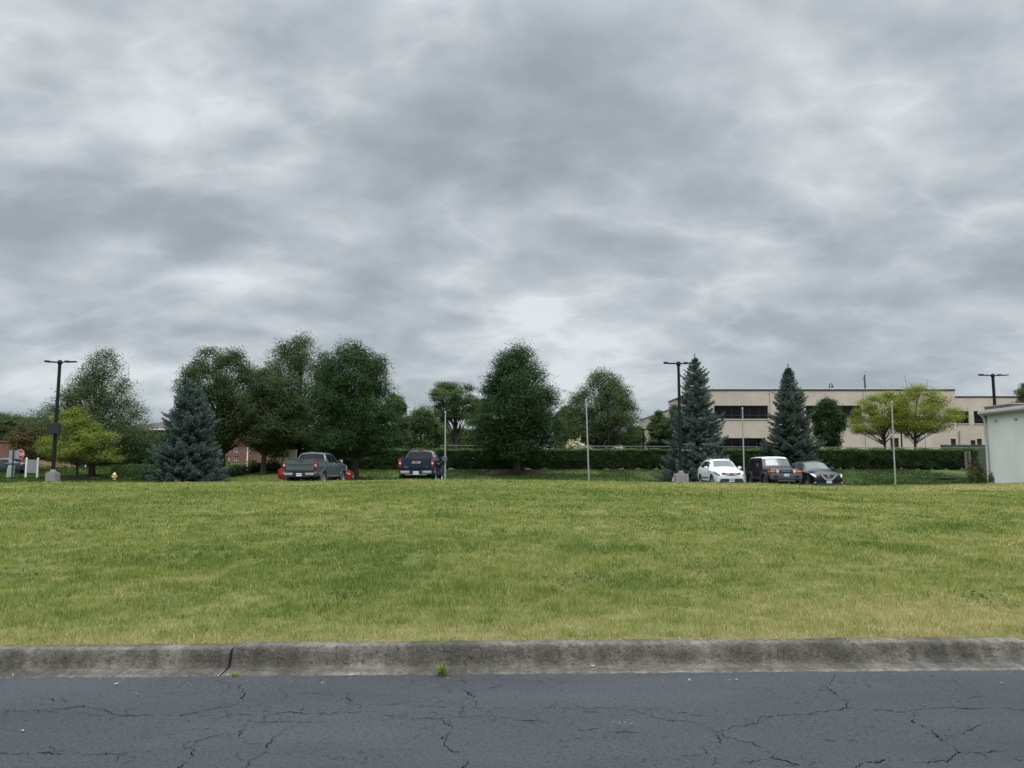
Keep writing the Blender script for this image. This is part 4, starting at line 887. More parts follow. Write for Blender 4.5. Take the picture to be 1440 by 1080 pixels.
def white_building():
    x = 31.0; yn = 30.0; yf = 50.2; z0 = float(GZ(31, 49))-.25
    root = thing('white_building', 'white painted block building with a grey flat roof at the right edge', 'building', (x, yf, z0))
    WB = brick_mat('white_block', (.84, .84, .77), (.825, .825, .755), (.79, .785, .72), 2.5, 5, .22)
    zt = zat(584, yf)-z0-.02
    D = yf-yn
    m = MB(); m.add([(0, 0, -.3), (0, -D, -.3), (0, -D, zt), (0, 0, zt)], [(0, 1, 2, 3)]); m.add([(0, 0, -.3), (14, 0, -.3), (14, 0, zt), (0, 0, zt)], [(0, 1, 2, 3)])
    m.add([(0, -D, -.3), (14, -D, -.3), (14, -D, zt), (0, -D, zt)], [(0, 1, 2, 3)]); m.add([(14, 0, -.3), (14, -D, -.3), (14, -D, zt), (14, 0, zt)], [(0, 1, 2, 3)])
    m.build('wall', WB, root)
    FA = pmat('fascia_grey', (.40, .385, .355), .55); FD = pmat('fascia_brown', (.13, .118, .105), .7)
    MB().box(-.32, 14.3, -D-.3, .32, zt+.0, zt+.34, bev=.02).build('fascia', FA, root)
    MB().box(-.40, -.323, -D-.3, .34, zt+.10, zt+.26, bev=.02).build('gutter', pmat('gutter', (.47, .455, .42), .45), root)
    MB().box(.05, 14, -2.6, .25, zt+.345, zt+.56).build('roof_curb', FD, root)
    MB().box(.0, 14.05, -2.65, .3, zt+.563, zt+.61).build('roof_trim', FA, root)
    MB().tube([(-.33, .12, zt+.15), (-.16, .06, zt-.15), (-.10, .03, zt-.45), (-.10, .03, .35), (-.25, -.02, .12), (-.45, -.05, .05)], .085, 8).build('downspout', pmat('gutter'), root, sm=40)
    for k, dy in enumerate((-.95, -2.9, -4.9, -6.9, -8.9)):
        MB().box(-.10, 0, dy-.11, dy+.11, zt-.42, zt-.36).box(-.03, 0, dy-.11, dy-.07, zt-.5, zt-.36).build('bracket', FA, root)
    MB().box(-.06, .0, -D, -.2, -.3, .34).build('footing', pmat('white_foot', (.60, .60, .57), .8, var=.2), root)
white_building()

BRICK = brick_mat('red_brick', (.20, .082, .06), (.165, .066, .049), (.18, .13, .11), 4, 11, .2)
SHIN = pmat('shingle', (.075, .07, .07), .95, var=.25, vscale=1.2)
def brick_block(label, px0, px1, Y, eave_py, ridge_py, wins, depth=14, z0=2.0, name='brick_building', frame=None, over=.6, band=None):
    x0 = xat(px0, Y, 6); x1 = xat(px1, Y, 6); root = thing(name, label, 'building', (x0, Y, z0)); Wd = x1-x0; zt = zat(eave_py, Y)-z0
    frame = frame or pmat('frame_white', (.62, .60, .55), .6)
    ops = [(xat(a, Y, 6)-x0, xat(b, Y, 6)-x0, zat(d, Y)-z0, zat(c, Y)-z0) for a, b, c, d in wins]
    m = MB(); wall_with_openings(m, 0, Wd, -1, zt, 0, ops, .2)
    m.add([(0, 0, -1), (0, depth, -1), (0, depth, zt), (0, 0, zt)], [(0, 1, 2, 3)]); m.add([(Wd, 0, -1), (Wd, depth, -1), (Wd, depth, zt), (Wd, 0, zt)], [(0, 1, 2, 3)]); m.add([(0, depth, -1), (Wd, depth, -1), (Wd, depth, zt), (0, depth, zt)], [(0, 1, 2, 3)])
    m.build('wall', BRICK, root)
    for o in ops: window(root, *o, .1, 2, frame=frame, glass=pmat('window_glass', (.06, .07, .08), .1, spec=.6), trans=False)
    if ridge_py:
        zr = zat(ridge_py, Y+depth/2)-z0; o = over; r_ = MB(); i = min(depth/2, Wd/2-.5)
        V = [(-o, -o, zt), (Wd+o, -o, zt), (Wd+o, depth+o, zt), (-o, depth+o, zt), (i, depth/2, zr), (Wd-i, depth/2, zr)]
        r_.add(V, [(0, 1, 5, 4), (1, 2, 5), (2, 3, 4, 5), (3, 0, 4)]); r_.box(-o, Wd+o, -o, depth+o, zt-.22, zt-.002, m=1); ro = r_.build('roof', [SHIN, frame], root)
        MB().box(Wd*.5, Wd*.5+.8, depth*.42, depth*.42+.6, zt+(zr-zt)*.6, zr+.5).build('chimney', pmat('vent_grey', (.3, .3, .3), .7), ro)
    else:
        MB().box(-.1, Wd+.1, -.12, depth, zt, zt+.25).build('roof', pmat('cap_brown', (.10, .07, .055), .7), root)
    if band:
        zb_ = zat(band, Y)-z0; MB().box(0, Wd, -.05, -.001, zb_-.25, zb_).build('band', pmat('band_red', (.20, .075, .055), .8), root)
brick_block('red brick apartment block with a grey hipped roof, seen through the trees', 172, 392, 125, 603, 588.5, [(203,208,604.5,611),(203,208,617,623),(214,219,604.5,611),(228,233,605,611),(322,325,628,635),(330,336.5,627,636),(322,325,641,648),(330,336.5,641,648),(349,352,624,634),(372,377,627,636),(283,288,628,635),(300,304,628,635)], z0=1.6, band=613)
brick_block('long low dark red brick wall building at the far left', -120, 104, 105, 622, None, [(92,99,639,647)], z0=1.8, depth=18)
brick_block('far brick block with a pale grey roof behind the linden', -10, 64, 140, 602, 592, [(30,36,606,612)], z0=2.0)

# ------------------------------------------------------------------ street furniture
BLK = pmat('black_paint', (.012, .012, .013), .6, spec=.2); CONC = pmat('light_base_concrete', (.27, .26, .245), .9, var=.3, vscale=5, bump=.4, bscale=25)
def street_lamp(label, px, Y, top_py, base=True, r=.085, span=.75, panel=False, group='twin head parking lot lamps', zb=None, bw=.36, hb=.75):
    z0 = GZ(xat(px, Y), Y) if zb is None else zb; x = xat(px, Y, (zat(top_py, Y)+z0)/2); Ht = zat(top_py, Y)-z0
    root = thing('street_lamp', label, 'street lamp', (x, Y, z0), group=group); b = 0
    if base:
        m = MB(); m.box(-bw, bw, -bw, bw, -.3, hb, bev=.025); m.build('concrete_base', CONC, root)
        MB().box(-.19, .19, -.19, .19, hb, hb+.06, bev=.01).lathe([(.17, hb+.06), (.15, hb+.14), (r+.01, hb+.18)], 12).build('base_cover', pmat('base_cover', (.16, .16, .165), .6), root, sm=35); b = hb
    MB().tube([(0, 0, b), (0, 0, Ht-.04)], [r*1.05, r*.85], 12).build('pole', BLK, root, sm=40)
    MB().lathe([(.085, Ht-.2), (.13, Ht-.14), (.13, Ht+.0), (.08, Ht+.06), (.02, Ht+.08)], 12).build('cap', BLK, root, sm=40)
    for s in (-1, 1):
        h = MB(); h.box(*sorted((s*.08, s*.26)), -.04, .04, Ht-.08, Ht-.02)
        M = Matrix.Translation((s*(.22+span/2-.02), 0, Ht-.035))@Matrix.Rotation(radians(-s*2), 4, 'Y')
        h.box(-span/2+.1, span/2, -.14, .14, -.03, .03, bev=.02, M=M); h.box(-span/2+.1, -.05, -.1, .1, .03, .075, bev=.015, M=M); lo = h.build('lamp_head', BLK, root)
        MB().box(-span/2+.2, span/2-.08, -.10, .10, -.040, -.032, M=M).build('lens', pmat('led_lens', (.45, .45, .42), .3), lo)
    if panel:
        MB().box(-.37, .37, -.27, -.13, zat(610, Y)-z0, zat(595, Y)-z0, bev=.02).build('control_box', pmat('box_black', (.014, .014, .018), .5), root)
        for a_, b_ in ((608, 606), (599, 597)): MB().box(-.10, .10, -.13, -.07, zat(a_, Y)-z0, zat(b_, Y)-z0).build('bracket', GALV, root)
    return root
street_lamp('black twin head street lamp with a dark box on its pole, at the left', 79, 44, 508, panel=True, r=.10, bw=.27, hb=.56)
street_lamp('black twin head street lamp beside the tallest blue spruce', 956, 44, 510, r=.09)
street_lamp('black twin head street lamp rising behind the white building', 1401, 53, 527, r=.11, span=.85)
def thin_lamp(label, px, Y, top, head=True):
    z0 = 1.3; x = xat(px, Y, 4); Ht = zat(top, Y)-z0; root = thing('lamp_post', label, 'lamp post', (x, Y, z0))
    MB().tube([(0, 0, -.1), (0, 0, Ht)], [.09, .07], 8).build('pole', BLK, root, sm=40)
    if head: MB().box(-.35, .35, -.3, .3, Ht, Ht+.14, bev=.03).build('lamp_head', BLK, root)
thin_lamp('dark lamp post rising in front of the rounded olive tree', 855.5, 76, 556)
thin_lamp('short dark lamp post between the olive tree and the upright trees', 905, 78, 605)
thin_lamp('dark lamp post between the two yellowing spreading trees', 1268, 79, 590)
thin_lamp('thin dark lamp post left of the open branched tree', 612.5, 88, 599)
ALU = pmat('aluminium_pole', (.44, .45, .44), .4, metal=.55, var=.15, vscale=4)
def pole(label, px_t, py_t, px_b, Y, box=None):
    x = xat(px_b, Y, .8); z0 = GZ(x, Y); zt = zat(py_t, Y); xt = xat(px_t, Y, zt)
    root = thing('metal_pole', label, 'pole', (x, Y, z0), group='thin silver poles along the car park')
    h = zt-z0; dx = xt-x
    MB().tube([(0, 0, -.1), (dx, 0, h)], [.046, .036], 10).build('shaft', ALU, root, sm=40)
    MB().lathe([(.04, 0), (.05, .02), (.05, .10), (.02, .13)], 10, M=Matrix.Translation((dx, 0, h-.02))).build('cap', ALU, root, sm=40)
    MB().lathe([(.16, 0), (.16, .03), (.08, .06)], 12).build('base_flange', ALU, root, sm=40)
    if box: MB().box(-.14, .10, -.16, -.04, zat(box[1], Y)-z0, zat(box[0], Y)-z0, bev=.015).build('junction_box', pmat('box_grey', (.10, .105, .115), .5), root)
pole('silver pole right beside the blue pickup', 626.3, 581, 626, 42.6, (642, 648.5))
pole('silver pole standing alone right of the central maple', 824.3, 564, 828.3, 42.4)
pole('silver pole between the white car and the black car with a white roof', 1044, 576, 1046.5, 43.6)
pole('silver pole at the right before the spreading trees', 1253.8, 567, 1258.8, 42.4)

# signs at the corner
GREEN = pmat('green_post', (.012, .045, .032), .5)
def corner_signs():
    Y = 50.5; x = xat(16.8, Y); z0 = GZ(x, Y); zt = zat(633, Y)-z0
    root = thing('road_sign', 'grey back of a square sign on a dark green post at the street corner', 'road sign', (x, Y, z0))
    MB().box(-.045, .045, -.03, .03, -.1, zt, bev=.01).build('post', GREEN, root)
    MB().box(xat(10.2, Y)-x, xat(24.2, Y)-x, -.0+.032, .045, zat(645.3, Y)-z0, zat(633.3, Y)-z0, bev=.003).build('sign_panel', pmat('sign_back', (.30, .315, .31), .45, metal=.4), root)
    MB().lathe([(.015, 0), (.015, .01)], 8, M=Matrix.Translation((0, -.031, zt-.1))@Matrix.Rotation(pi/2, 4, 'X')).build('bolt', GALV, root)
    Y = 62.0; x = xat(26.4, Y); z0 = GZ(x, Y); cz = zat(639, Y)-z0; R_ = .375/cos(pi/8)
    root = thing('stop_sign', 'red octagonal stop sign half hidden by the grey sign back', 'road sign', (x, Y, z0), rz=radians(-8))
    MB().box(-.03, .03, .0, .03, -.1, cz+.33).build('post', pmat('post_dark', (.03, .04, .035), .6), root)
    oc = [(R_*cos(pi/8+k*pi/4), cz+R_*sin(pi/8+k*pi/4)) for k in range(8)]
    MB().prism(oc, 'y', -.012, -.002).build('sign_border', pmat('sign_white', (.75, .75, .74), .4), root)
    oc = [(R_*.93*cos(pi/8+k*pi/4), cz+R_*.93*sin(pi/8+k*pi/4)) for k in range(8)]
    MB().prism(oc, 'y', -.016, -.0122).build('sign_face', pmat('sign_red', (.42, .012, .02), .4), root)
    text('STOP', .33, pmat('sign_white'), root, (0, -.019, cz), (pi/2, 0, 0), .002)
    Y = 60.0; x = xat(44.5, Y); z0 = GZ(x, Y); root = thing('entrance_sign', 'low grey sign panel between two white posts, left of the lamp', 'sign', (x, Y, z0), rz=radians(12))
    for s in (-1, 1):
        hh = zat(645, Y)-z0-(.0 if s < 0 else .0)
        MB().box(s*.40-.065, s*.40+.065, -.065, .065, -.1, hh, bev=.012).lathe([(.08, hh), (.085, hh+.03), (.05, hh+.07), (.01, hh+.09)], 10, M=Matrix.Translation((s*.40, 0, 0))).build('post', pmat('post_white', (.74, .74, .72), .5), root)
    MB().box(-.333, .333, -.03, .03, .42, zat(646.5, Y)-z0, bev=.01).build('panel', pmat('panel_grey', (.24, .26, .27), .6), root)
    Y = 62.5; x = xat(13.5, Y); z0 = GZ(x, Y); root = thing('utility_cabinet', 'pale grey utility cabinet behind the green sign post', 'utility cabinet', (x, Y, z0))
    MB().prism([(-.18, 0), (.24, 0), (.30, 1.0), (-.02, 1.02)], 'y', -.2, .2).build('body', pmat('cab_grey', (.36, .38, .37), .6), root)
    MB().box(-.10, .2, -.215, -.203, .2, .8).build('door', pmat('cab_grey2', (.32, .34, .33), .6), root)
corner_signs()
def hydrant(label, px, Y, col, sc=1.0, lift=0):
    x = xat(px, Y); z0 = GZ(x, Y)+lift; root = thing('fire_hydrant', label, 'fire hydrant', (x, Y, z0)); c = pmat('hyd_'+str(col), col, .5, var=.15, vscale=10)
    s = sc
    MB().lathe([(.17*s, 0), (.17*s, .05*s), (.11*s, .07*s), (.11*s, .52*s), (.15*s, .54*s), (.15*s, .58*s), (.13*s, .64*s), (.09*s, .71*s), (.03*s, .75*s), (.03*s, .80*s)], 16).build('barrel', c, root, sm=30)
    for sd in (-1, 1): MB().lathe([(.06*s, .08*s), (.06*s, .17*s), (.075*s, .17*s), (.075*s, .21*s), (.02*s, .23*s)], 10, M=Matrix.Translation((0, 0, .42*s))@Matrix.Rotation(sd*pi/2, 4, 'Y')).build('nozzle', c, root, sm=30)
    MB().lathe([(.08*s, .08*s), (.08*s, .18*s), (.095*s, .18*s), (.095*s, .23*s), (.02*s, .25*s)], 12, M=Matrix.Translation((0, 0, .40*s))@Matrix.Rotation(pi/2, 4, 'X')).build('pumper_nozzle', c, root, sm=30)
hydrant('pale yellow fire hydrant left of the broad blue spruce', 161, 50, (.66, .50, .24), .78, -.05)
hydrant('small white hydrant left of the right lamp base', 948, 45.5, (.66, .66, .62), .6, .1)
Y = 58.0; x = xat(411, Y); z0 = GZ(x, Y); root = thing('utility_box', 'light grey upright panel behind the grey pickup bed', 'utility cabinet', (x, Y, z0))
MB().box(-.29, .29, -.12, .12, 0, zat(632, Y)-z0, bev=.02).build('body', pmat('panel_light', (.40, .385, .36), .7, var=.15, vscale=3), root); MB().box(-.23, .23, -.13, -.122, .25, zat(633.5, Y)-z0).build('door', pmat('panel_light2', (.44, .42, .39), .7), root)
Y = 70.0; x = xat(347, Y); z0 = GZ(x, Y); root = thing('white_post', 'slim white post in front of the red brick block', 'post', (x, Y, z0))
MB().tube([(0, 0, -.1), (0, 0, zat(619, Y)-z0)], .06, 8).lathe([(.06, 0), (.07, .03), (.02, .08)], 8, M=Matrix.Translation((0, 0, zat(619, Y)-z0))).build('shaft', pmat('post_white'), root)
Y = 88.0; x = xat(119.8, Y); z0 = GZ(x, Y); root = thing('white_post', 'short white post right of the yellow green tree', 'post', (x, Y, z0))
MB().tube([(0, 0, -.1), (0, 0, zat(640, Y)-z0)], .07, 8).lathe([(.07, 0), (.08, .03), (.02, .08)], 8, M=Matrix.Translation((0, 0, zat(640, Y)-z0))).build('shaft', pmat('post_white'), root)
# green enclosure behind the hedge, drain grate, wheel stop
Y = 72.0; x = xat(1354, Y); z0 = 1.3; root = thing('dumpster_enclosure', 'dark green board enclosure between the hedge and the white building', 'enclosure', (x, Y, z0)); hh = zat(626, Y)-z0; wl = xat(1327, Y)-x; wr = xat(1392, Y)-x
GB = pmat('green_board', (.045, .075, .055), .7, var=.2, vscale=3); m = MB(); k = wl
while k < wr-.1: m.box(k, k+.19, -.02, .02, 0, hh-.02); k += .20
m.build('boards', GB, root)
for p in (wl, (wl+wr)/2, wr): MB().box(p-.06, p+.06, .03, .15, 0, hh+.04).build('post', GB, root)
MB().box(wl, wr, -.05, .05, hh-.01, hh+.04).build('cap_rail', pmat('green_rail', (.075, .11, .085), .6), root)
for p in (1359.5, 1364.5):
    Y = 61.2; x = xat(p, Y); root = thing('wooden_post', ['weathered wooden post at the right end of the hedge, the left of two', 'weathered wooden post at the right end of the hedge, the right of two'][p > 1360], 'post', (x, Y, 1.2), group='two weathered posts')
    MB().box(-.09, .09, -.06, .06, -.1, 1.55, bev=.01).build('timber', pmat('grey_wood', (.13, .12, .105), .9, var=.3, vscale=8), root)
x = xat(1330, 54.5); gr = MB()
gr.box(-.55, .55, -.35, .35, 0, .10, bev=.03); 
for k in range(7): gr.box(-.46+k*.14, -.40+k*.14, -.28, .28, .102, .115)
o = gr.build('storm_drain', pmat('iron', (.035, .033, .03), .8)); o.location = (x, 54.5, GZ(x, 54.5)+.03); tag(o, 'dark iron drain cover in the grass bank at the right', 'drain cover')
x = xat(1166, 42.9); o = MB().prism([(-.08, 0), (.08, 0), (.06, .13), (-.06, .13)], 'x', -.62, .62).build('wheel_stop', pmat('wheel_stop', (.62, .61, .58), .8, var=.2, vscale=6)); o.location = (x, 42.9, GZ(x, 42.9)+.10); tag(o, 'white concrete wheel stop in front of the black crossover', 'wheel stop')

r = np.random.default_rng(90); n = 1500; x = r.uniform(-6.5, 6.5, n); k = r.random(n); y = kerb_y(x)+np.where(k < .5, r.normal(.0, .02, n), np.where(k < .8, r.uniform(.02, .2, n), r.normal(-.10, .12, n)))
rad = r.uniform(.0015, .0048, n)*np.where(r.random(n) < .06, 2, 1); o_ = np.array([[1, 0, 0], [0, 1, 0], [-1, 0, 0], [0, -1, 0], [0, 0, 1.0]]); V = (np.stack([x, y, np.where(y > kerb_y(x), .006, .001)], -1)[:, None, :]+o_[None]*rad[:, None, None]*r.uniform(.6, 1.3, (n, 5, 3))).reshape(-1, 3)
b_ = (np.arange(n)*5)[:, None]; Fc = np.concatenate([b_+np.array([0, 1, 4]), b_+np.array([1, 2, 4]), b_+np.array([2, 3, 4]), b_+np.array([3, 0, 4])], 1).reshape(-1, 3)
tag(fastmesh('grit', V, Fc, 3, leafmat('grit_stone', [(0, (.05, .048, .042)), (.6, (.16, .15, .125)), (1, (.36, .34, .29))], 0.0), tint=np.repeat(r.random(n), 4)), 'fine grit and crumbs lying along the gutter', 'grit', kind='stuff')
r = np.random.default_rng(91); n = 420; x = r.uniform(-6.5, 6.5, n); y = kerb_y(x)+r.uniform(.33, .46, n); a = r.uniform(-.6, .6, n)+pi*(r.random(n) < .3)*.5; L_ = r.uniform(.02, .07, n)
U_ = np.stack([np.cos(a), np.sin(a), r.normal(0, .15, n)], -1); W_ = np.stack([-np.sin(a), np.cos(a), 0*a], -1)
tag(fastmesh('straw_litter', leaf_cards(np.stack([x, y, np.full(n, .162)], -1), U_, W_, L_, np.full(n, .005)), np.arange(n*4).reshape(-1, 4), 4, GM, tint=np.repeat(r.uniform(.7, 1, n), 1)), 'dead straw clippings lying on the back of the kerb', 'straw', kind='stuff')
def gxy(px, py, z=0.0):
    Y = (H-z)/tan(atan((py-540)/F)-PITCH); return xat(px, Y, z), Y
def tuft(name, label, px, py, z, n, h, spread, kind, seed, w=.004):
    x, y = gxy(px, py, z); r = np.random.default_rng(seed); zz = z
    th = r.uniform(0, 2*pi, n); ln = r.uniform(.15, 1.0, n)*spread; hh = h*r.uniform(.5, 1.1, n)*(1-.35*ln/spread); bx = r.normal(0, .012, n); by = r.normal(0, .010, n)
    V = []; Fc = []
    for i in range(n):
        d = np.array([cos(th[i]), sin(th[i]), 0]); s_ = np.array([-sin(th[i]), cos(th[i]), 0]); b = len(V)
        for t in (0, .35, .7, 1.0):
            c = np.array([bx[i], by[i], 0])+d*ln[i]*t**1.5+np.array([0, 0, hh[i]*(t-.28*t**3)]); ww = w*(1-t*.85); V += [c-s_*ww, c+s_*ww]
        for k in range(3): Fc.append((b+2*k, b+2*k+1, b+2*k+3, b+2*k+2))
    o = fastmesh(name, np.array(V), np.array(Fc), 4, kind, tint=np.repeat(np.clip(r.normal(.3, .12, n), .15, 1), 3), loc=(x, y, zz)); return o
tag(tuft('weed_tuft', '', 622, 950, 0.0, 70, .15, .10, GM, 1), 'spiky green grass tuft growing in the gutter', 'weed')
tag(tuft('weed_tuft', '', 331, 951, 0.0, 26, .05, .06, GM, 2), 'small pale weed at the foot of the cracked kerb joint', 'weed')
tag(tuft('seed_stalk', '', 625, 949, 0.0, 7, .24, .16, GM, 5, .0022), 'long thin seed stalks rising from the gutter tuft', 'weed')
def leaf_bit(label, px, py, z, col, s, seed, name='fallen_leaf', cat='leaf'):
    r = random.Random(seed); x, y = gxy(px, py, z); m = MB(); n = 9
    P = [(s*cos(t)*(1+.35*sin(3*t+seed)), s*.55*sin(t)*(1+.3*sin(5*t)), .004+s*.12*abs(cos(t))) for t in np.linspace(0, 2*pi, n+1)[:-1]]
    m.add([(0, 0, .002)]+P, [(0, i+1, (i+1) % n+1) for i in range(n)]); o = m.build(name, pmat('leaf_bit_'+str(seed), col, .7)); o.location = (x, y, z+.004); o.rotation_euler = (0, 0, r.uniform(0, 6)); tag(o, label, cat)
leaf_bit('orange brown fallen leaf lying in the gutter', 833, 938, .008, (.50, .23, .05), .028, 1)
leaf_bit('small yellow leaf in the gutter at the right', 985, 936, .008, (.50, .42, .08), .012, 2)
leaf_bit('pale curled leaf on the asphalt at the left', 163, 963, .003, (.26, .24, .18), .020, 3)
leaf_bit('pale crumpled leaf on the asphalt right of centre', 1036, 957, .003, (.24, .22, .16), .016, 4)
leaf_bit('brown crumpled leaf on the asphalt at the far right', 1409, 962, .003, (.17, .13, .08), .016, 6)
leaf_bit('tiny white feather like scrap at the lower left of the road', 32, 1029, .003, (.40, .40, .38), .011, 7, 'paper_scrap', 'litter')
# broadleaf weeds and clover in the turf
r = np.random.default_rng(77); spots = [(690, 704, 1.0), (640, 694, .7), (430, 752, .8), (900, 745, .9), (300, 770, .6), (30, 812, .4), (820, 818, .5), (1100, 742, .8), (560, 790, .5), (1380, 846, .35), (1290, 728, .7), (180, 724, .9), (985, 800, .4), (480, 846, .3), (1060, 700, .9)]
C0 = []; T0 = []
for px, py, sz in spots:
    Y = 8.0
    for _ in range(30): z = GZ(xat(px, Y), Y); Y = (H-z)/tan(atan((py-540)/F)-PITCH)
    n = int(220*sz); cx = xat(px, Y); C0.append(np.stack([cx+r.normal(0, .45*sz, n), Y+r.normal(0, .7*sz, n), r.uniform(.02, .075, n)], -1)); T0.append(r.normal(.8, .2, n))
C0 = np.concatenate(C0); C0[:, 2] += gz(C0[:, 0], C0[:, 1]); n = len(C0); nn = unit(r.normal(0, .45, (n, 3))+np.array([0, 0, 1])); u = unit(np.cross(nn, r.normal(size=(n, 3)))); l = r.uniform(.025, .06, n)
tag(fastmesh('clover', leaf_cards(C0, u, np.cross(nn, u), l, l*.8), np.arange(n*4).reshape(-1, 4), 4, LM['mid'], tint=np.clip(np.concatenate(T0), 0, 1)), 'scattered darker clover and broadleaf weeds in the turf', 'weeds', kind='stuff')
C1 = []
for px, py in [(1404, 764), (1412, 762), (1421, 766), (1430, 763), (1415, 769)]:
    Y = 15.0
    for _ in range(20): z = GZ(xat(px, Y), Y); Y = (H-z-.1)/tan(atan((py-540)/F)-PITCH)
    x = xat(px, Y); z = GZ(x, Y); m = MB().tube([(0, 0, 0), (.01, 0, .12)], .0025, 5); m.build_ = None
    root = thing('yellow_flower', 'tiny yellow wildflower in the turf near the right edge', 'flower', (x, Y, z), group='yellow wildflowers at the right'); m.build('stem', pmat('stem_green', (.06, .11, .03), .7), root)
    MB().lathe([(.004, .115), (.014, .125), (.016, .130), (.005, .134)], 9).build('bloom', pmat('bloom_yellow', (.70, .52, .03), .6), root)
print('furniture done')
# ------------------------------------------------------------------ vehicles
def paint(name, col, metal=.35, rough=.28): return pmat('paint_'+name, col, rough, metal=metal*.4, coat=.25, spec=.4)
TYRE = pmat('tyre_rubber', (.018, .018, .019), .85); ALLOY = pmat('alloy', (.50, .51, .52), .3, metal=.8); CHROME = pmat('chrome', (.62, .62, .62), .14, metal=1)
CLAD = pmat('black_plastic', (.022, .022, .024), .6); UNDER = pmat('under_dark', (.008, .008, .008), .9)
TINT = pmat('tinted_glass', (.010, .012, .014), .12, spec=.12); WSH = pmat('windscreen_glass', (.075, .09, .09), .06, spec=.5)
LENS = pmat('lamp_lens', (.55, .57, .60), .12, spec=.8, coat=.6); RED = pmat('tail_red', (.22, .006, .009), .15, spec=.7, coat=.8); AMBER = pmat('amber', (.75, .19, .02), .2, coat=.6)
PLATE = pmat('plate_white', (.62, .68, .74), .5); PLATEB = pmat('plate_blue', (.08, .20, .32), .5); PLATEL = pmat('plate_band', (.24, .44, .56), .5)
class Car:
    """lofted shell; local +y is the nose, stations are measured from the nose"""
    def __init__(s, L, st, name, label, cat, x, y, yaw, z):
        s.L = L; s.st = st; s.root = thing(name, label, cat, (x, y, z), rz=yaw)
    def ring(s, row):
        _, w0, zb, w1, zm, wb, zt, w2, zr = row
        h = [(0, zb), (w0*.88, zb), (w0, zb+.09), (w1, zm), (wb, zt), (w2, zr-.06), (w2-.10, zr-.008), (w2*.45, zr+.018), (0, zr+.025)]
        return h
    def row(s, q):
        t = np.array(s.st); return [q]+[float(np.interp(q, t[:, 0], t[:, k])) for k in range(1, 9)]
    def S(s, q, v):
        """v 0..8 on the +x side, 8..16 mirrored to -x"""
        m = 1
        if v > 8: v = 16-v; m = -1
        h = s.ring(s.row(q)); i = min(int(v), 7); f = v-i
        x = h[i][0]*(1-f)+h[i+1][0]*f; z = h[i][1]*(1-f)+h[i+1][1]*f
        return Vector((m*x, s.L/2-q, z))
    def body(s, mat, axles, rw, sub=None):
        ss = sorted({r[0] for r in s.st}|{round(q, 3) for a, b in zip(s.st[:-1], s.st[1:]) for q in np.linspace(a[0], b[0], max(2, int((b[0]-a[0])/.22)+1))})
        vs = []; fs = []; n = 16
        for q in ss:
            h = s.ring(s.row(q))
            ringv = [(x, s.L/2-q, z) for x, z in h]+[(-x, s.L/2-q, z) for x, z in h[-2:0:-1]]
            vs += ringv; n = len(ringv)
        for i in range(len(ss)-1):
            for k in range(n): a = i*n+k; b = i*n+(k+1) % n; fs.append((a, b, b+n, a+n))
        fs += [tuple(range(n)), tuple((len(ss)-1)*n+k for k in range(n))[::-1]]
        me = bpy.data.meshes.new('body'); me.from_pydata(vs, [], fs)
        bm = bmesh.new(); bm.from_mesh(me); bmesh.ops.recalc_face_normals(bm, faces=bm.faces[:]); bm.to_mesh(me); bm.free()
        me.materials.append(mat); me.materials.append(UNDER); me.materials.append(CLAD)
        o = bpy.data.objects.new('body', me); COL.objects.link(o)
        Wm = max(r[3] for r in s.st)
        cut = MB()
        for a in axles:
            for sd in (-1, 1):
                M = Matrix.Translation((sd*(Wm-.10), s.L/2-a, rw[1]))@Matrix.Rotation(pi/2, 4, 'Y')
                cut.lathe([(rw[0]+.055, -.22), (rw[0]+.055, .3)], 28, M=M)
        c = cut.build('cut', UNDER)
        md = o.modifiers.new('b', 'BOOLEAN'); md.object = c; md.operation = 'DIFFERENCE'; md.solver = 'EXACT'
        bpy.context.view_layer.update(); me2 = bpy.data.meshes.new_from_object(o.evaluated_get(bpy.context.evaluated_depsgraph_get()))
        o.modifiers.clear(); o.data = me2; bpy.data.objects.remove(c)
        me2.materials.clear(); [me2.materials.append(q) for q in (mat, UNDER, CLAD)]
        for p in me2.polygons:
            p.material_index = 0; cc = p.center
            if cc.z < s.st[2][2]+.05 and abs(p.normal.z) > .8: p.material_index = 1
            for a in axles:
                rr_ = math.hypot(cc.y-(s.L/2-a), cc.z-rw[1])
                if rr_ < rw[0]+.058 and abs(cc.x) < Wm+.3 and (abs(p.normal.x) < .3 or abs(cc.x) < Wm-.25): p.material_index = 1
        me2.shade_smooth(); me2.set_sharp_from_angle(angle=radians(32)); o.parent = s.root
        for a in axles:
            for sd in (-1, 1): s.wheel(sd, a, Wm, rw)
        return o
    def wheel(s, sd, a, Wm, rw, rimmat=None):
        r, zc = rw; M = Matrix.Translation((sd*(Wm-.13), s.L/2-a, zc))@Matrix.Rotation(sd*pi/2, 4, 'Y')
        m = MB(); m.lathe([(r*.62, -.11), (r*.93, -.115), (r, -.085), (r, .085), (r*.93, .115), (r*.62, .10), (r*.60, .04)], 28, M=M, cap=True); t = m.build('wheel', TYRE, s.root, sm=50)
        m = MB(); m.lathe([(r*.60, .06), (r*.63, .108), (r*.58, .112), (r*.55, .06)], 28, M=M, cap=False)
        for k in range(6): 
            R_ = Matrix.Rotation(k*pi/3, 4, 'Z'); m.box(.03, r*.58, -.035, .035, .07, .10, M=M@R_)
        m.lathe([(.0, .04), (.07, .05), (.07, .105), (.03, .112)], 12, M=M); m.lathe([(r*.56, .03), (.01, .03)], 20, M=M, m=1, cap=False)
        m.build('rim', [s.rim, UNDER], t, sm=40)
        # arch lip
    rim = None
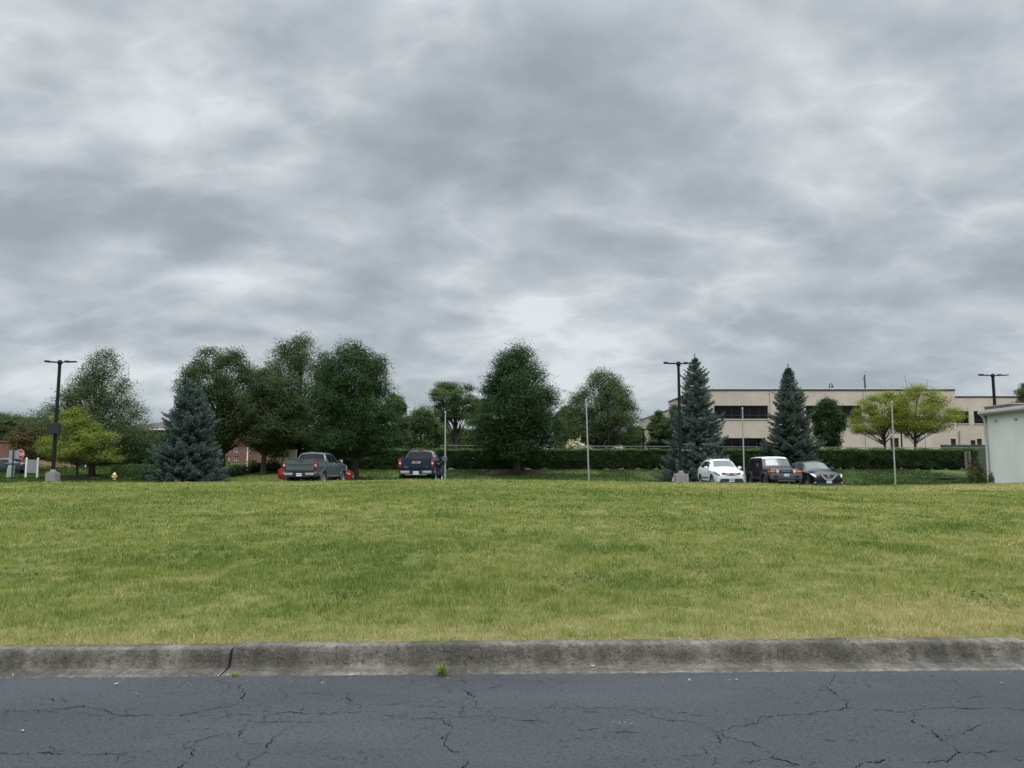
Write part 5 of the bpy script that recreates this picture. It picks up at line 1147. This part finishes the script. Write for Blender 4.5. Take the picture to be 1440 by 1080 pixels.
    def arch(s, axles, rw, Wm, mat, w=.07, out=.02, name='wheel_arch'):
        for a in axles:
            for sd in (-1, 1):
                vs = []; fs = []; n = 18
                for k in range(n+1):
                    t = pi*(k/n)*1.12-.06*pi
                    for rr_, o_ in ((rw[0]+.05, -.06), (rw[0]+.05, out), (rw[0]+.05+w, out), (rw[0]+.05+w, -.06)):
                        vs.append((sd*(Wm+o_), s.L/2-a+rr_*cos(t), rw[1]+rr_*sin(t)))
                for k in range(n):
                    for j in range(4): p = k*4+j; q = k*4+(j+1) % 4; fs.append((p, q, q+4, p+4))
                m = MB(); m.add(vs, fs); m.build(name, mat, s.root, sm=40)
    def panel(s, name, mat, q0, q1, v0, v1, off=.008, nq=6, nv=4, parent=None, both=False, corners=None, sides=None):
        for sd in (sides or ((1, -1) if both else (1,))):
            m = MB(); G = []
            for i in range(nq+1):
                for j in range(nv+1):
                    fi = i/nq; fj = j/nv
                    if corners: 
                        (qa, va), (qb, vb), (qc, vc), (qd, vd) = corners
                        q = (qa*(1-fi)+qb*fi)*(1-fj)+(qd*(1-fi)+qc*fi)*fj; v = (va*(1-fi)+vb*fi)*(1-fj)+(vd*(1-fi)+vc*fi)*fj
                    else: q = q0+(q1-q0)*fi; v = v0+(v1-v0)*fj
                    p = s.S(q, v); e = .01; du = s.S(q+e, v)-s.S(q-e, v); dv = s.S(q, min(v+e, 15.99))-s.S(q, v-e); nn = dv.cross(du)
                    if nn.length < 1e-9: nn = Vector((0, 0, 1))
                    nn.normalize()
                    ctr = Vector((0, p.y*.9, .8)); 
                    if nn.dot(p-ctr) < 0: nn = -nn
                    a = p+nn*off; b = p-nn*.02
                    if sd < 0: a.x = -a.x; b.x = -b.x
                    G.append((a, b))
            W_ = nv+1; vs = [g[0] for g in G]+[g[1] for g in G]; K = len(G); fs = []
            for i in range(nq):
                for j in range(nv): a = i*W_+j; fs.append((a, a+1, a+1+W_, a+W_))
            for i in range(nq):
                for j in (0, nv): a = i*W_+j; fs.append((a, a+W_, a+W_+K, a+K))
            for j in range(nv):
                for i in (0, nq): a = i*W_+j; fs.append((a, a+1, a+1+K, a+K))
            m.add(vs, fs); o = m.build(name, mat, parent or s.root, sm=40)
        return o
    def mirror(s, q, v, mat, ex=.11, h=.16, w=.2):
        for sd in (-1, 1):
            p = s.S(q, v); m = MB(); x = sd*(p.x+ex)
            m.box(x-w/2, x+w/2, p.y-.06, p.y+.06, p.z+.02, p.z+.02+h, bev=.035); m.box(*sorted((sd*(p.x-.03), x)), p.y-.03, p.y+.03, p.z-.01, p.z+.05, bev=.01)
            o = m.build('wing_mirror', mat, s.root, sm=40)
    def plate(s, z, front=True, mat=PLATE, txt=None, yy=None, band=True):
        y = (s.L/2+.02) if front else (-s.L/2-.02); y = yy if yy is not None else y; d = 1 if front else -1
        o = MB().box(-.155, .155, min(y, y+d*.012), max(y, y+d*.012), z-.08, z+.08, bev=.003).build('licence_plate', mat, s.root)
        e = y+d*.0135
        if band: MB().box(-.148, .148, min(e, y+d*.0125), max(e, y+d*.0125), z-.075, z-.035).box(-.148, .148, min(e, y+d*.0125), max(e, y+d*.0125), z+.055, z+.075).build('plate_bands', PLATEL if mat is PLATE else PLATE, o)
        text(txt or 'AB 482', .075, PLATEB if mat is PLATE else PLATE, o, (0, y+d*.015, z+.005), (pi/2, 0, pi if front else 0), .001)
        return o
    def handle(s, q, v, mat):
        for sd in (-1, 1):
            p = s.S(q, v); MB().box(*sorted((sd*(p.x-.005), sd*(p.x+.03))), p.y-.09, p.y+.09, p.z-.018, p.z+.018, bev=.008).build('door_handle', mat, s.root)
    def seam(s, qs, v0, v1):
        for q in qs:
            for sd in (1, -1):
                s.panel('door_gap', UNDER, q-.008, q+.008, v0, v1, off=.002, nq=1, nv=6, sides=(sd,))
    def fbox(s, name, mat, x0, x1, y0, y1, z0, z1, bev=.01, both=False, parent=None):
        for sd in ((1, -1) if both else (1,)):
            a, b = sorted((sd*x0, sd*x1)); o = MB().box(a, b, y0, y1, z0, z1, bev=bev).build(name, mat, parent or s.root, sm=40)
        return o

def pickup(name, label, x_c, y_rear, yaw, z, body_mat, gmc=False):
    L = 5.85; hw = 1.02 if not gmc else 1.0
    st = [(0, .82, .50, .90, .78, .90, 1.08, .80, 1.16), (.12, .93, .42, .99, .78, .98, 1.12, .88, 1.25), (.6, .97, .40, hw, .80, 1.0, 1.15, .90, 1.30), (1.55, .97, .42, hw, .82, 1.0, 1.20, .88, 1.37),
          (2.30, .97, .42, hw, .82, .99, 1.23, .74, 1.84), (2.7, .97, .42, hw, .82, .99, 1.25, .735, 1.90), (3.5, .97, .42, hw, .82, .99, 1.26, .73, 1.91), (3.80, .97, .42, hw, .82, .99, 1.28, .72, 1.87),
          (4.02, .97, .42, hw, .82, .99, 1.32, .90, 1.46), (4.05, .97, .42, hw, .82, .99, 1.34, .96, 1.45), (5.72, .95, .50, hw, .84, .99, 1.35, .96, 1.46), (5.80, .93, .55, hw-.02, .84, .98, 1.34, .95, 1.46)]
    y_c = y_rear+L/2*cos(yaw); c = Car(L, st, name, label, 'pickup truck', x_c-sin(yaw)*L/2, y_c, yaw, z); c.rim = ALLOY
    ax = (.98, 4.72); rw = (.41, .41); c.body(body_mat, ax, rw)
    # bed: dark tonneau between the rails
    c.fbox('bed_cover', CLAD, -.90, .90, -L/2+.08, L/2-4.10, 1.472, 1.492, .006)
    for sd in (-1, 1): c.fbox('bed_rail', body_mat if not gmc else CLAD, sd*.905 if sd > 0 else sd*.975, sd*.975 if sd > 0 else sd*.905, -L/2+.06, L/2-4.06, 1.462, 1.50, .008)
    # glazing
    c.panel('rear_window', TINT, 3.835, 3.995, 5.75, 10.25, off=.012, nv=12, nq=2)
    c.fbox('high_brake_light', RED if gmc else LENS, -.16, .16, L/2-3.83, L/2-3.78, 1.885, 1.915, .008)
    c.panel('windscreen', WSH, 1.66, 2.25, 5.8, 10.2, nv=12)
    c.panel('side_window', TINT, 0, 0, 0, 0, corners=((2.95, 4.12), (3.72, 4.12), (3.66, 4.88), (2.95, 4.88)), both=True)
    c.panel('side_window', TINT, 0, 0, 0, 0, corners=((1.98, 4.12), (2.88, 4.12), (2.88, 4.88), (2.32, 4.86)), both=True)
    c.seam((1.85, 2.92, 3.78, 4.04), 2.3, 4.9); c.handle(2.74, 3.72, CHROME); c.handle(3.62, 3.72, CHROME); c.mirror(1.98, 4.05, CHROME if not gmc else CLAD, ex=.17, h=.24, w=.24)
    c.arch(ax, rw, hw, body_mat, w=.06, out=.022)
    c.panel('sill_trim', CHROME if not gmc else CLAD, 1.55, 4.15, 2.02, 2.18, both=True, off=.012)
    # tail
    yb = -L/2
    tg = MB().box(-.80, .80, yb-.03, yb+.04, .84, 1.44, bev=.012).build('tailgate', body_mat, c.root, sm=40)
    if not gmc:
        MB().box(-.79, .79, yb-.045, yb-.031, 1.20, 1.40, bev=.006).box(-.79, .79, yb-.045, yb-.031, .88, 1.10, bev=.006).build('tailgate_pressing', body_mat, tg)
        MB().box(-.16, .16, yb-.052, yb-.046, 1.36, 1.40, bev=.002).build('tailgate_handle', CLAD, tg)
        text('CHEVROLET', .13, pmat('paint_letter', (.05, .06, .065), .4, metal=.4), tg, (0, yb-.036, 1.148), (pi/2, 0, 0), .002, sx=1.75)
    else:
        MB().box(-.78, .78, yb-.040, yb-.031, .90, 1.38, bev=.008).build('tailgate_pressing', body_mat, tg)
        MB().box(-.16, .16, yb-.052, yb-.040, 1.28, 1.35, bev=.004).build('tailgate_handle', CLAD, tg)
        MB().box(-.235, .235, yb-.054, yb-.041, 1.14, 1.26, bev=.004).build('badge_plate', CHROME, tg)
        text('GMC', .15, pmat('badge_red', (.30, .02, .02), .3), tg, (0, yb-.058, 1.20), (pi/2, 0, 0), .003, sx=1.15)
        text('SIERRA', .062, CHROME, tg, (-.56, yb-.043, .945), (pi/2, 0, 0), .002, sx=1.3); text('SLE', .045, CHROME, tg, (.62, yb-.043, .945), (pi/2, 0, 0), .002, sx=1.2)
    c.fbox('tailgate_lip', CLAD, -.82, .82, yb-.035, yb+.05, 1.443, 1.485, .008)
    for sd in (-1, 1):
        a, b = sorted((sd*.815, sd*1.0)); tl = MB().box(a, b, yb-.03, yb+.16, .92, 1.40, bev=.02).build('tail_light', RED, c.root, sm=40)
        a, b = sorted((sd*.85, sd*.95)); MB().box(a, b, yb-.036, yb-.028, 1.10, 1.20, bev=.004).build('reverse_lens', LENS, tl)
    c.fbox('rear_bumper', CHROME, .36, .86, yb-.16, yb+.05, .56, .74, .015, both=True)
    if not gmc:
        c.fbox('bumper_corner', CLAD, .862, 1.0, yb-.14, yb+.12, .50, .70, .02, both=True); c.fbox('bumper_strip', CHROME, .70, 1.01, yb-.15, yb+.12, .702, .74, .012, both=True)
    c.fbox('bumper_step', CLAD, -.358, .358, yb-.13, yb+.05, .54, .72, .012); c.fbox('bumper_lower', CHROME if gmc else CLAD, -.62, .62, yb-.145, yb+.03, .50, .54, .01)
    c.plate(.635, front=False, yy=yb-.135, txt='B 24 719', band=False)
    c.fbox('bumper_top', CLAD, -.86, .86, yb-.15, yb, .743, .765, .006)
    c.fbox('axle_housing', UNDER, -.75, .75, L/2-4.82, L/2-4.62, .33, .45, .03); c.fbox('underbody', UNDER, -.5, .5, -L/2+.3, L/2-.6, .30, .45, .02)
    # nose
    c.fbox('grille', CLAD, -.62, .62, L/2-.02, L/2+.03, .72, 1.06, .02); c.panel('headlight', LENS, .04, .34, 3.2, 4.4, both=True); c.fbox('front_bumper', CHROME, -.92, .92, L/2-.08, L/2+.06, .48, .66, .03)
    return c
zl = lambda x, y: GZ(x, y)+.014
GREY = paint('slate', (.085, .105, .11)); BLUE = paint('blue', (.004, .015, .042)); 
pickup('pickup_truck', 'slate grey pickup truck seen from behind, left of the dark maple', -11.86, 43.3, radians(-4.5), zl(-12, 45)+.0, GREY)
pickup('pickup_truck', 'dark blue pickup truck seen from behind, beside a silver pole', -5.32, 43.0, 0, zl(-5.3, 45)+.02, BLUE, gmc=True)

def white_suv():
    L = 4.57; hw = .92
    st = [(0, .50, .34, .60, .52, .56, .70, .42, .80), (.10, .74, .24, .80, .52, .78, .78, .58, .90), (.32, .86, .21, .89, .54, .86, .88, .68, .98), (1.10, .89, .20, hw, .60, .89, .96, .74, 1.07), (1.32, .89, .20, hw, .60, .90, .99, .74, 1.12),
          (2.05, .89, .20, hw, .60, .90, 1.03, .62, 1.56), (2.5, .89, .20, hw, .60, .90, 1.05, .61, 1.635), (3.4, .89, .20, hw, .62, .90, 1.08, .59, 1.63), (4.05, .88, .22, .91, .64, .88, 1.12, .56, 1.56), (4.40, .86, .28, .88, .66, .84, 1.10, .56, 1.28), (4.57, .74, .36, .80, .66, .76, .98, .60, 1.08)]
    x = (xat(1005, 44.4)+xat(1047.5, 44.4))/2+.02; y = 44.1+L/2; z = GZ(x, 46)+.0
    c = Car(L, st, 'parked_suv', 'white compact SUV facing the lawn beside the right street lamp', 'car', x, y, pi, z); c.rim = ALLOY
    WP = paint('white', (.72, .73, .72), metal=0, rough=.25); ax = (.92, 3.58); rw = (.35, .35); c.body(WP, ax, rw)
    c.panel('windscreen', WSH, 1.42, 2.02, 5.85, 10.15, nv=14); c.panel('rear_window', TINT, 4.12, 4.38, 6, 10, nv=10, nq=3)
    c.panel('side_window', TINT, 0, 0, 0, 0, corners=((1.72, 4.12), (2.50, 4.12), (2.50, 4.88), (2.10, 4.84)), both=True)
    c.panel('side_window', TINT, 0, 0, 0, 0, corners=((2.56, 4.12), (3.35, 4.14), (3.30, 4.88), (2.56, 4.88)), both=True)
    c.panel('side_window', TINT, 0, 0, 0, 0, corners=((3.40, 4.16), (3.95, 4.30), (3.72, 4.84), (3.36, 4.86)), both=True)
    c.seam((1.52, 2.53, 3.42), 2.2, 4.1); c.handle(2.35, 3.75, WP); c.handle(3.25, 3.75, WP); c.mirror(1.80, 4.05, WP)
    c.arch(ax, rw, hw, CLAD, w=.035, out=.004); c.panel('sill_trim', CLAD, 1.35, 3.15, 2.05, 2.32, both=True, off=.012)
    c.panel('side_moulding', CLAD, 1.6, 3.1, 2.75, 2.95, both=True, off=.015)
    for sd in (-1, 1):
        pts = [c.S(q, 6.0)+Vector((0, 0, .06*min(1, (q-2.15)*6, (3.95-q)*6)+.005)) for q in np.linspace(2.15, 3.95, 9)]
        if sd < 0: pts = [Vector((-p.x, p.y, p.z)) for p in pts]
        MB().tube(pts, .022, 6).build('roof_rail', pmat('rail_silver', (.45, .45, .45), .35, metal=.7), c.root)
    f = L/2
    c.panel('headlight', pmat('smoked_lens', (.16, .17, .18), .12, spec=.6, coat=.4), 0, 0, 0, 0, corners=((.035, 3.72), (.62, 3.95), (.55, 4.35), (.05, 4.25)), both=True, off=.012, nq=8)
    for sd in (-1, 1):
        c.panel('headlight_shade', CLAD, 0, 0, 0, 0, corners=((.06, 3.98), (.30, 4.0), (.30, 4.12), (.06, 4.12)), sides=(sd,), off=.018, nq=4)
    g = MB(); g.prism([(-.56, .80), (-.16, .70), (.16, .70), (.56, .80), (.56, .825), (.16, .745), (-.16, .745), (-.56, .825)], 'y', f-.10, f+.015); g.build('upper_grille', CLAD, c.root)
    g = MB(); g.prism([(-.52, .855), (-.2, .80), (.2, .80), (.52, .855), (.50, .872), (.2, .835), (-.2, .835), (-.50, .872)], 'y', f-.12, f+.006); g.build('grille_slot', CLAD, c.root)
    g = MB(); g.prism([(-.72, .24), (.72, .24), (.60, .52), (-.60, .52)], 'y', f-.20, f+.03); g.build('lower_grille', CLAD, c.root)
    for sd in (-1, 1): c.fbox('fog_lamp', LENS, .735, .82, f-.16, f-.04, .34, .42, .03) if sd > 0 else c.fbox('fog_lamp', LENS, -.82, -.735, f-.16, f-.04, .34, .42, .03)
    e = MB(); M = Matrix.Translation((0, f+.022, .775))@Matrix.Rotation(pi/2, 4, 'X')
    for rx, ry, dz in ((.085, .058, 0), (.045, .05, .0), (.075, .022, .024)):
        P = [M@Vector((rx*cos(t), ry*sin(t)+dz, 0)) for t in np.linspace(0, 2*pi, 21)]; e.tube(P, .008, 5, caps=False)
    e.build('badge', pmat('badge_dark', (.10, .10, .11), .2, metal=.9), c.root); c.plate(.41, yy=f+.035, mat=PLATEB, txt='AK 3 0271')
    c.fbox('tail_light', RED, .62, .84, -f+.02, -f+.30, .92, 1.10, .04, both=True); c.fbox('underbody', UNDER, -.6, .6, -f+.4, f-.5, .16, .3, .02)
    # glimpse of wheels' shade and seats
    return c
white_suv()
def offroader():
    L = 4.67; hw = .94
    st = [(0, .78, .48, .86, .70, .86, .92, .80, 1.08), (.05, .82, .46, .90, .70, .90, .98, .84, 1.12), (.4, .88, .44, hw, .74, .92, 1.02, .86, 1.17), (1.38, .90, .44, hw, .78, .92, 1.08, .86, 1.21),
          (1.40, .90, .44, hw, .78, .92, 1.10, .84, 1.23), (1.78, .90, .44, hw, .78, .92, 1.13, .76, 1.74), (1.95, .90, .44, hw, .78, .92, 1.14, .755, 1.80), (3.6, .90, .44, hw, .80, .92, 1.16, .75, 1.81), (4.30, .90, .46, .93, .80, .92, 1.18, .74, 1.77), (4.44, .88, .48, .93, .80, .91, 1.16, .80, 1.30), (4.50, .86, .50, .91, .80, .90, 1.12, .82, 1.20)]
    x = (xat(1080, 44.3)+xat(1127, 44.3))/2; y = 44.1+L/2; z = GZ(x, 46)+.02
    c = Car(L, st, 'parked_offroader', 'boxy black off road car with a white roof and round headlights', 'car', x, y, pi, z); c.rim = pmat('rim_dark', (.12, .12, .13), .4, metal=.6)
    BP = paint('black_cherry', (.016, .010, .013)); ax = (.95, 3.63); rw = (.40, .40); c.body(BP, ax, rw); f = L/2
    WP = paint('white', (.72, .73, .72))
    c.panel('roof', WP, 1.76, 4.36, 5.55, 10.45, nv=14, nq=12, off=.035)
    c.panel('windscreen', WSH, 1.46, 1.74, 5.25, 10.75, nv=14, nq=4)
    c.panel('side_window', TINT, 0, 0, 0, 0, corners=((1.72, 4.12), (2.48, 4.12), (2.48, 4.82), (1.86, 4.80)), both=True)
    c.panel('side_window', TINT, 0, 0, 0, 0, corners=((2.95, 4.2), (4.0, 4.2), (4.0, 4.82), (3.05, 4.82)), both=True)
    c.seam((1.60, 2.55, 3.0), 2.2, 4.1); c.handle(2.42, 3.75, CLAD); c.mirror(1.72, 4.08, CLAD, ex=.15, h=.26, w=.17)
    c.arch(ax, rw, hw, CLAD, w=.13, out=.05); c.panel('sill_trim', CLAD, 1.45, 3.15, 2.02, 2.5, both=True, off=.03)
    gr = c.fbox('grille', CLAD, -.60, .60, f-.04, f+.025, .90, 1.09, .02); text('TOYOTA', .10, pmat('badge_silver', (.5, .5, .5), .3, metal=.8), gr, (0, f+.028, .995), (pi/2, 0, pi), .002, sx=1.25)
    for sd in (-1, 1):
        M = Matrix.Translation((sd*.48, f+.02, .99))@Matrix.Rotation(-pi/2, 4, 'X')
        hl = MB().lathe([(.105, -.02), (.105, .03), (.09, .035)], 20, M=M, cap=False).build('headlight', CHROME, c.root, sm=40); MB().lathe([(.092, .0), (.085, .028), (.04, .04), (.005, .043)], 20, M=M).build('lens', LENS, hl, sm=60)
        a, b = sorted((sd*.61, sd*.865)); MB().box(a, b, f-.06, f+.018, .93, 1.04, bev=.015).build('turn_signal', AMBER, c.root, sm=40)
        a, b = sorted((sd*.90, sd*.945)); MB().box(a, b, f-.28, f-.06, .94, 1.03, bev=.01).build('side_marker', AMBER, c.root, sm=40)
    c.fbox('front_bumper', pmat('bumper_grey', (.06, .062, .066), .5), -.90, .90, f-.10, f+.12, .54, .86, .04); c.fbox('bumper_top', pmat('bumper_rim', (.16, .165, .17), .4), -.86, .86, f+.0, f+.125, .825, .868, .01)
    for sd in (-1, 1): c.fbox('fog_lamp', UNDER, *sorted((sd*.50, sd*.72)), f+.115, f+.128, .64, .76, .01)
    c.fbox('lower_guard', pmat('guard', (.10, .10, .105), .5, metal=.3), -.5, .5, f-.05, f+.08, .42, .54, .02)
    c.plate(.78, yy=f+.125, mat=PLATE, txt='R 81 4402', band=True); c.panel('cowl_vent', CLAD, 1.15, 1.30, 6.6, 9.4, nv=8, nq=1, off=.006)
    MB().box(-.12, .12, f-1.80, f-1.72, 1.70, 1.735, bev=.01).build('sun_sensor', LENS, c.root)
    c.fbox('tail_light', RED, .80, .93, -f+.14, -f+.30, .92, 1.12, .02, both=True)
    # spare wheel on the tail door
    M = Matrix.Translation((.1, -f+.05, 1.05))@Matrix.Rotation(pi/2, 4, 'X'); MB().lathe([(.2, -.1), (.36, -.1), (.39, -.06), (.39, .08), (.34, .1), (.2, .1)], 24, M=M).build('spare_wheel', TYRE, c.root, sm=40)
    c.fbox('underbody', UNDER, -.6, .6, -f+.4, f-.3, .36, .5, .02)
offroader()
def crossover(name, label, x, y, yaw, z, mat, vmotion=True, plate='AT 60 155', L=4.66, gold=None):
    hw = .92
    st = [(0, .50, .34, .62, .54, .58, .72, .42, .84), (.10, .74, .24, .82, .54, .80, .82, .60, .93), (.32, .86, .21, .89, .56, .87, .91, .70, 1.00), (1.10, .89, .21, hw, .62, .90, .99, .76, 1.09), (1.32, .89, .21, hw, .62, .90, 1.02, .74, 1.13),
          (2.10, .89, .21, hw, .62, .90, 1.06, .62, 1.58), (2.6, .89, .21, hw, .62, .90, 1.08, .61, 1.67), (3.3, .89, .21, hw, .64, .90, 1.10, .60, 1.67), (4.05, .88, .23, .91, .64, .88, 1.15, .56, 1.58), (4.45, .86, .3, .88, .66, .84, 1.12, .56, 1.30), (L, .74, .38, .80, .66, .76, 1.0, .60, 1.08)]
    c = Car(L, st, name, label, 'car', x, y, yaw, z); c.rim = ALLOY; ax = (.94, 3.64); rw = (.355, .355); c.body(mat, ax, rw); f = L/2
    c.panel('windscreen', WSH, 1.42, 2.06, 5.85, 10.15, nv=14); c.panel('rear_window', TINT, 4.12, 4.42, 6, 10, nv=10, nq=3)
    c.panel('side_window', TINT, 0, 0, 0, 0, corners=((1.75, 4.12), (2.55, 4.12), (2.55, 4.88), (2.15, 4.84)), both=True)
    c.panel('side_window', TINT, 0, 0, 0, 0, corners=((2.61, 4.12), (3.40, 4.14), (3.35, 4.88), (2.61, 4.88)), both=True)
    c.panel('side_window', TINT, 0, 0, 0, 0, corners=((3.45, 4.18), (3.95, 4.36), (3.75, 4.80), (3.41, 4.86)), both=True)
    c.seam((1.52, 2.58, 3.46), 2.2, 4.1); c.handle(2.4, 3.75, mat); c.handle(3.3, 3.75, mat); c.mirror(1.82, 4.05, mat)
    c.arch(ax, rw, hw, CLAD, w=.05, out=.006); c.panel('sill_trim', CLAD, 1.35, 3.2, 2.05, 2.35, both=True, off=.014)
    c.panel('headlight', LENS, 0, 0, 0, 0, corners=((.045, 3.75), (.50, 3.98), (.45, 4.42), (.07, 4.30)), both=True, off=.012, nq=8)
    c.fbox('fog_lamp', LENS, .70, .80, f-.16, f-.05, .40, .46, .02, both=True)
    MB().prism([(-.74, .25), (.74, .25), (.66, .42), (-.66, .42)], 'y', f-.2, f+.02).build('lower_grille', CLAD, c.root)
    MB().prism([(-.46, .88), (.46, .88), (.20, .60), (-.20, .60)], 'y', f-.18, f+.012).build('grille', CLAD, c.root)
    if vmotion:
        MB().prism([(-.50, .88), (-.36, .88), (-.155, .67), (.155, .67), (.36, .88), (.50, .88), (.22, .585), (-.22, .585)], 'y', f-.14, f+.03).build('chrome_surround', CHROME, c.root)
        e = MB(); M = Matrix.Translation((0, f+.02, .79))@Matrix.Rotation(pi/2, 4, 'X'); e.tube([M@Vector((.075*cos(t), .075*sin(t), 0)) for t in np.linspace(0, 2*pi, 21)], .010, 5, caps=False); e.box(-.10, .10, f+.015, f+.03, .775, .805); e.build('badge', CHROME, c.root)
    c.plate(.47, yy=f+.028, mat=PLATE, txt=plate); c.fbox('tail_light', RED, .62, .84, -f+.02, -f+.30, .95, 1.12, .04, both=True); c.fbox('underbody', UNDER, -.6, .6, -f+.4, f-.5, .16, .3, .02)
    return c
x = (xat(1140, 44.4)+xat(1185, 44.4))/2; crossover('parked_crossover', 'black crossover with a chrome V shaped grille, rightmost of the parked cars', x, 44.1+2.33, pi, GZ(x, 46)-.02, paint('black', (.010, .010, .013)))

def sedan(name, label, x, y, yaw, z, mat, cat='car'):
    L = 4.6; hw = .90
    st = [(0, .55, .30, .64, .48, .60, .60, .46, .68), (.15, .80, .22, .84, .50, .82, .68, .64, .78), (1.25, .86, .20, hw, .56, .87, .84, .72, .94), (1.45, .86, .20, hw, .56, .88, .86, .72, .97), (2.15, .86, .20, hw, .56, .88, .90, .58, 1.38), (2.7, .86, .20, hw, .56, .88, .92, .56, 1.45), (3.3, .86, .20, hw, .58, .88, .94, .56, 1.41), (3.95, .86, .22, .89, .60, .86, .98, .66, 1.08), (4.45, .82, .28, .86, .62, .82, .96, .66, 1.03), (4.6, .72, .34, .78, .62, .74, .84, .6, .92)]
    c = Car(L, st, name, label, cat, x, y, yaw, z); c.rim = ALLOY; ax = (.93, 3.63); rw = (.33, .33); c.body(mat, ax, rw); f = L/2
    c.panel('windscreen', WSH, 1.52, 2.12, 5.85, 10.15, nv=12); c.panel('rear_window', TINT, 3.36, 3.90, 5.9, 10.1, nv=12)
    c.panel('side_window', TINT, 0, 0, 0, 0, corners=((1.85, 4.12), (2.60, 4.12), (2.60, 4.88), (2.2, 4.84)), both=True)
    c.panel('side_window', TINT, 0, 0, 0, 0, corners=((2.66, 4.12), (3.60, 4.2), (3.25, 4.85), (2.66, 4.88)), both=True)
    c.seam((1.58, 2.63, 3.5), 2.2, 4.1); c.handle(2.45, 3.75, mat); c.handle(3.35, 3.75, mat); c.mirror(1.9, 4.05, mat)
    c.panel('headlight', LENS, .05, .5, 3.7, 4.3, both=True); c.fbox('tail_light', RED, .56, .80, -f-.01, -f+.26, .72, .88, .03, both=True)
    MB().prism([(-.5, .3), (.5, .3), (.42, .6), (-.42, .6)], 'y', f-.16, f+.02).build('grille', CLAD, c.root); c.plate(.45, yy=f+.025, txt='BD 7718'); c.plate(.78, front=False, txt='BD 7718')
    return c
RP = paint('red', (.32, .012, .016), metal=.2)
sedan('parked_car', 'red car almost hidden in front of the slate grey pickup', xat(446, 50.0), 50.0, -pi/2, GZ(-12, 49.8)+.01, RP)
sedan('parked_car', 'white car glimpsed through the hedge bottom left of the central maple', xat(675, 67), 67, pi/2, 1.16, paint('white', (.72, .73, .72)))
sedan('parked_car', 'silver white car behind the hedge bottom between the two silver poles at the right', xat(1246, 66), 66, pi/2, 1.06, paint('white', (.72, .73, .72)))
sedan('parked_car', 'white car roof showing over the hedge before the spreading tree', xat(1310, 78), 78, pi/2, 1.75, paint('white', (.72, .73, .72)))
sedan('parked_car', 'white car behind the hedge bottom right of the central maple', xat(775, 67), 67, pi/2, 1.16, paint('white', (.72, .73, .72)))
sedan('parked_car', 'pale car behind the hedge left of the blue pickup', xat(560, 67), 67, pi/2, 1.16, paint('white', (.72, .73, .72)))
sedan('parked_car', 'dark blue grey car with a pale windscreen behind the stop sign', xat(2, 72), 72, pi/2, GZ(xat(2, 72), 72)-.02, paint('bluegrey', (.03, .04, .055)))
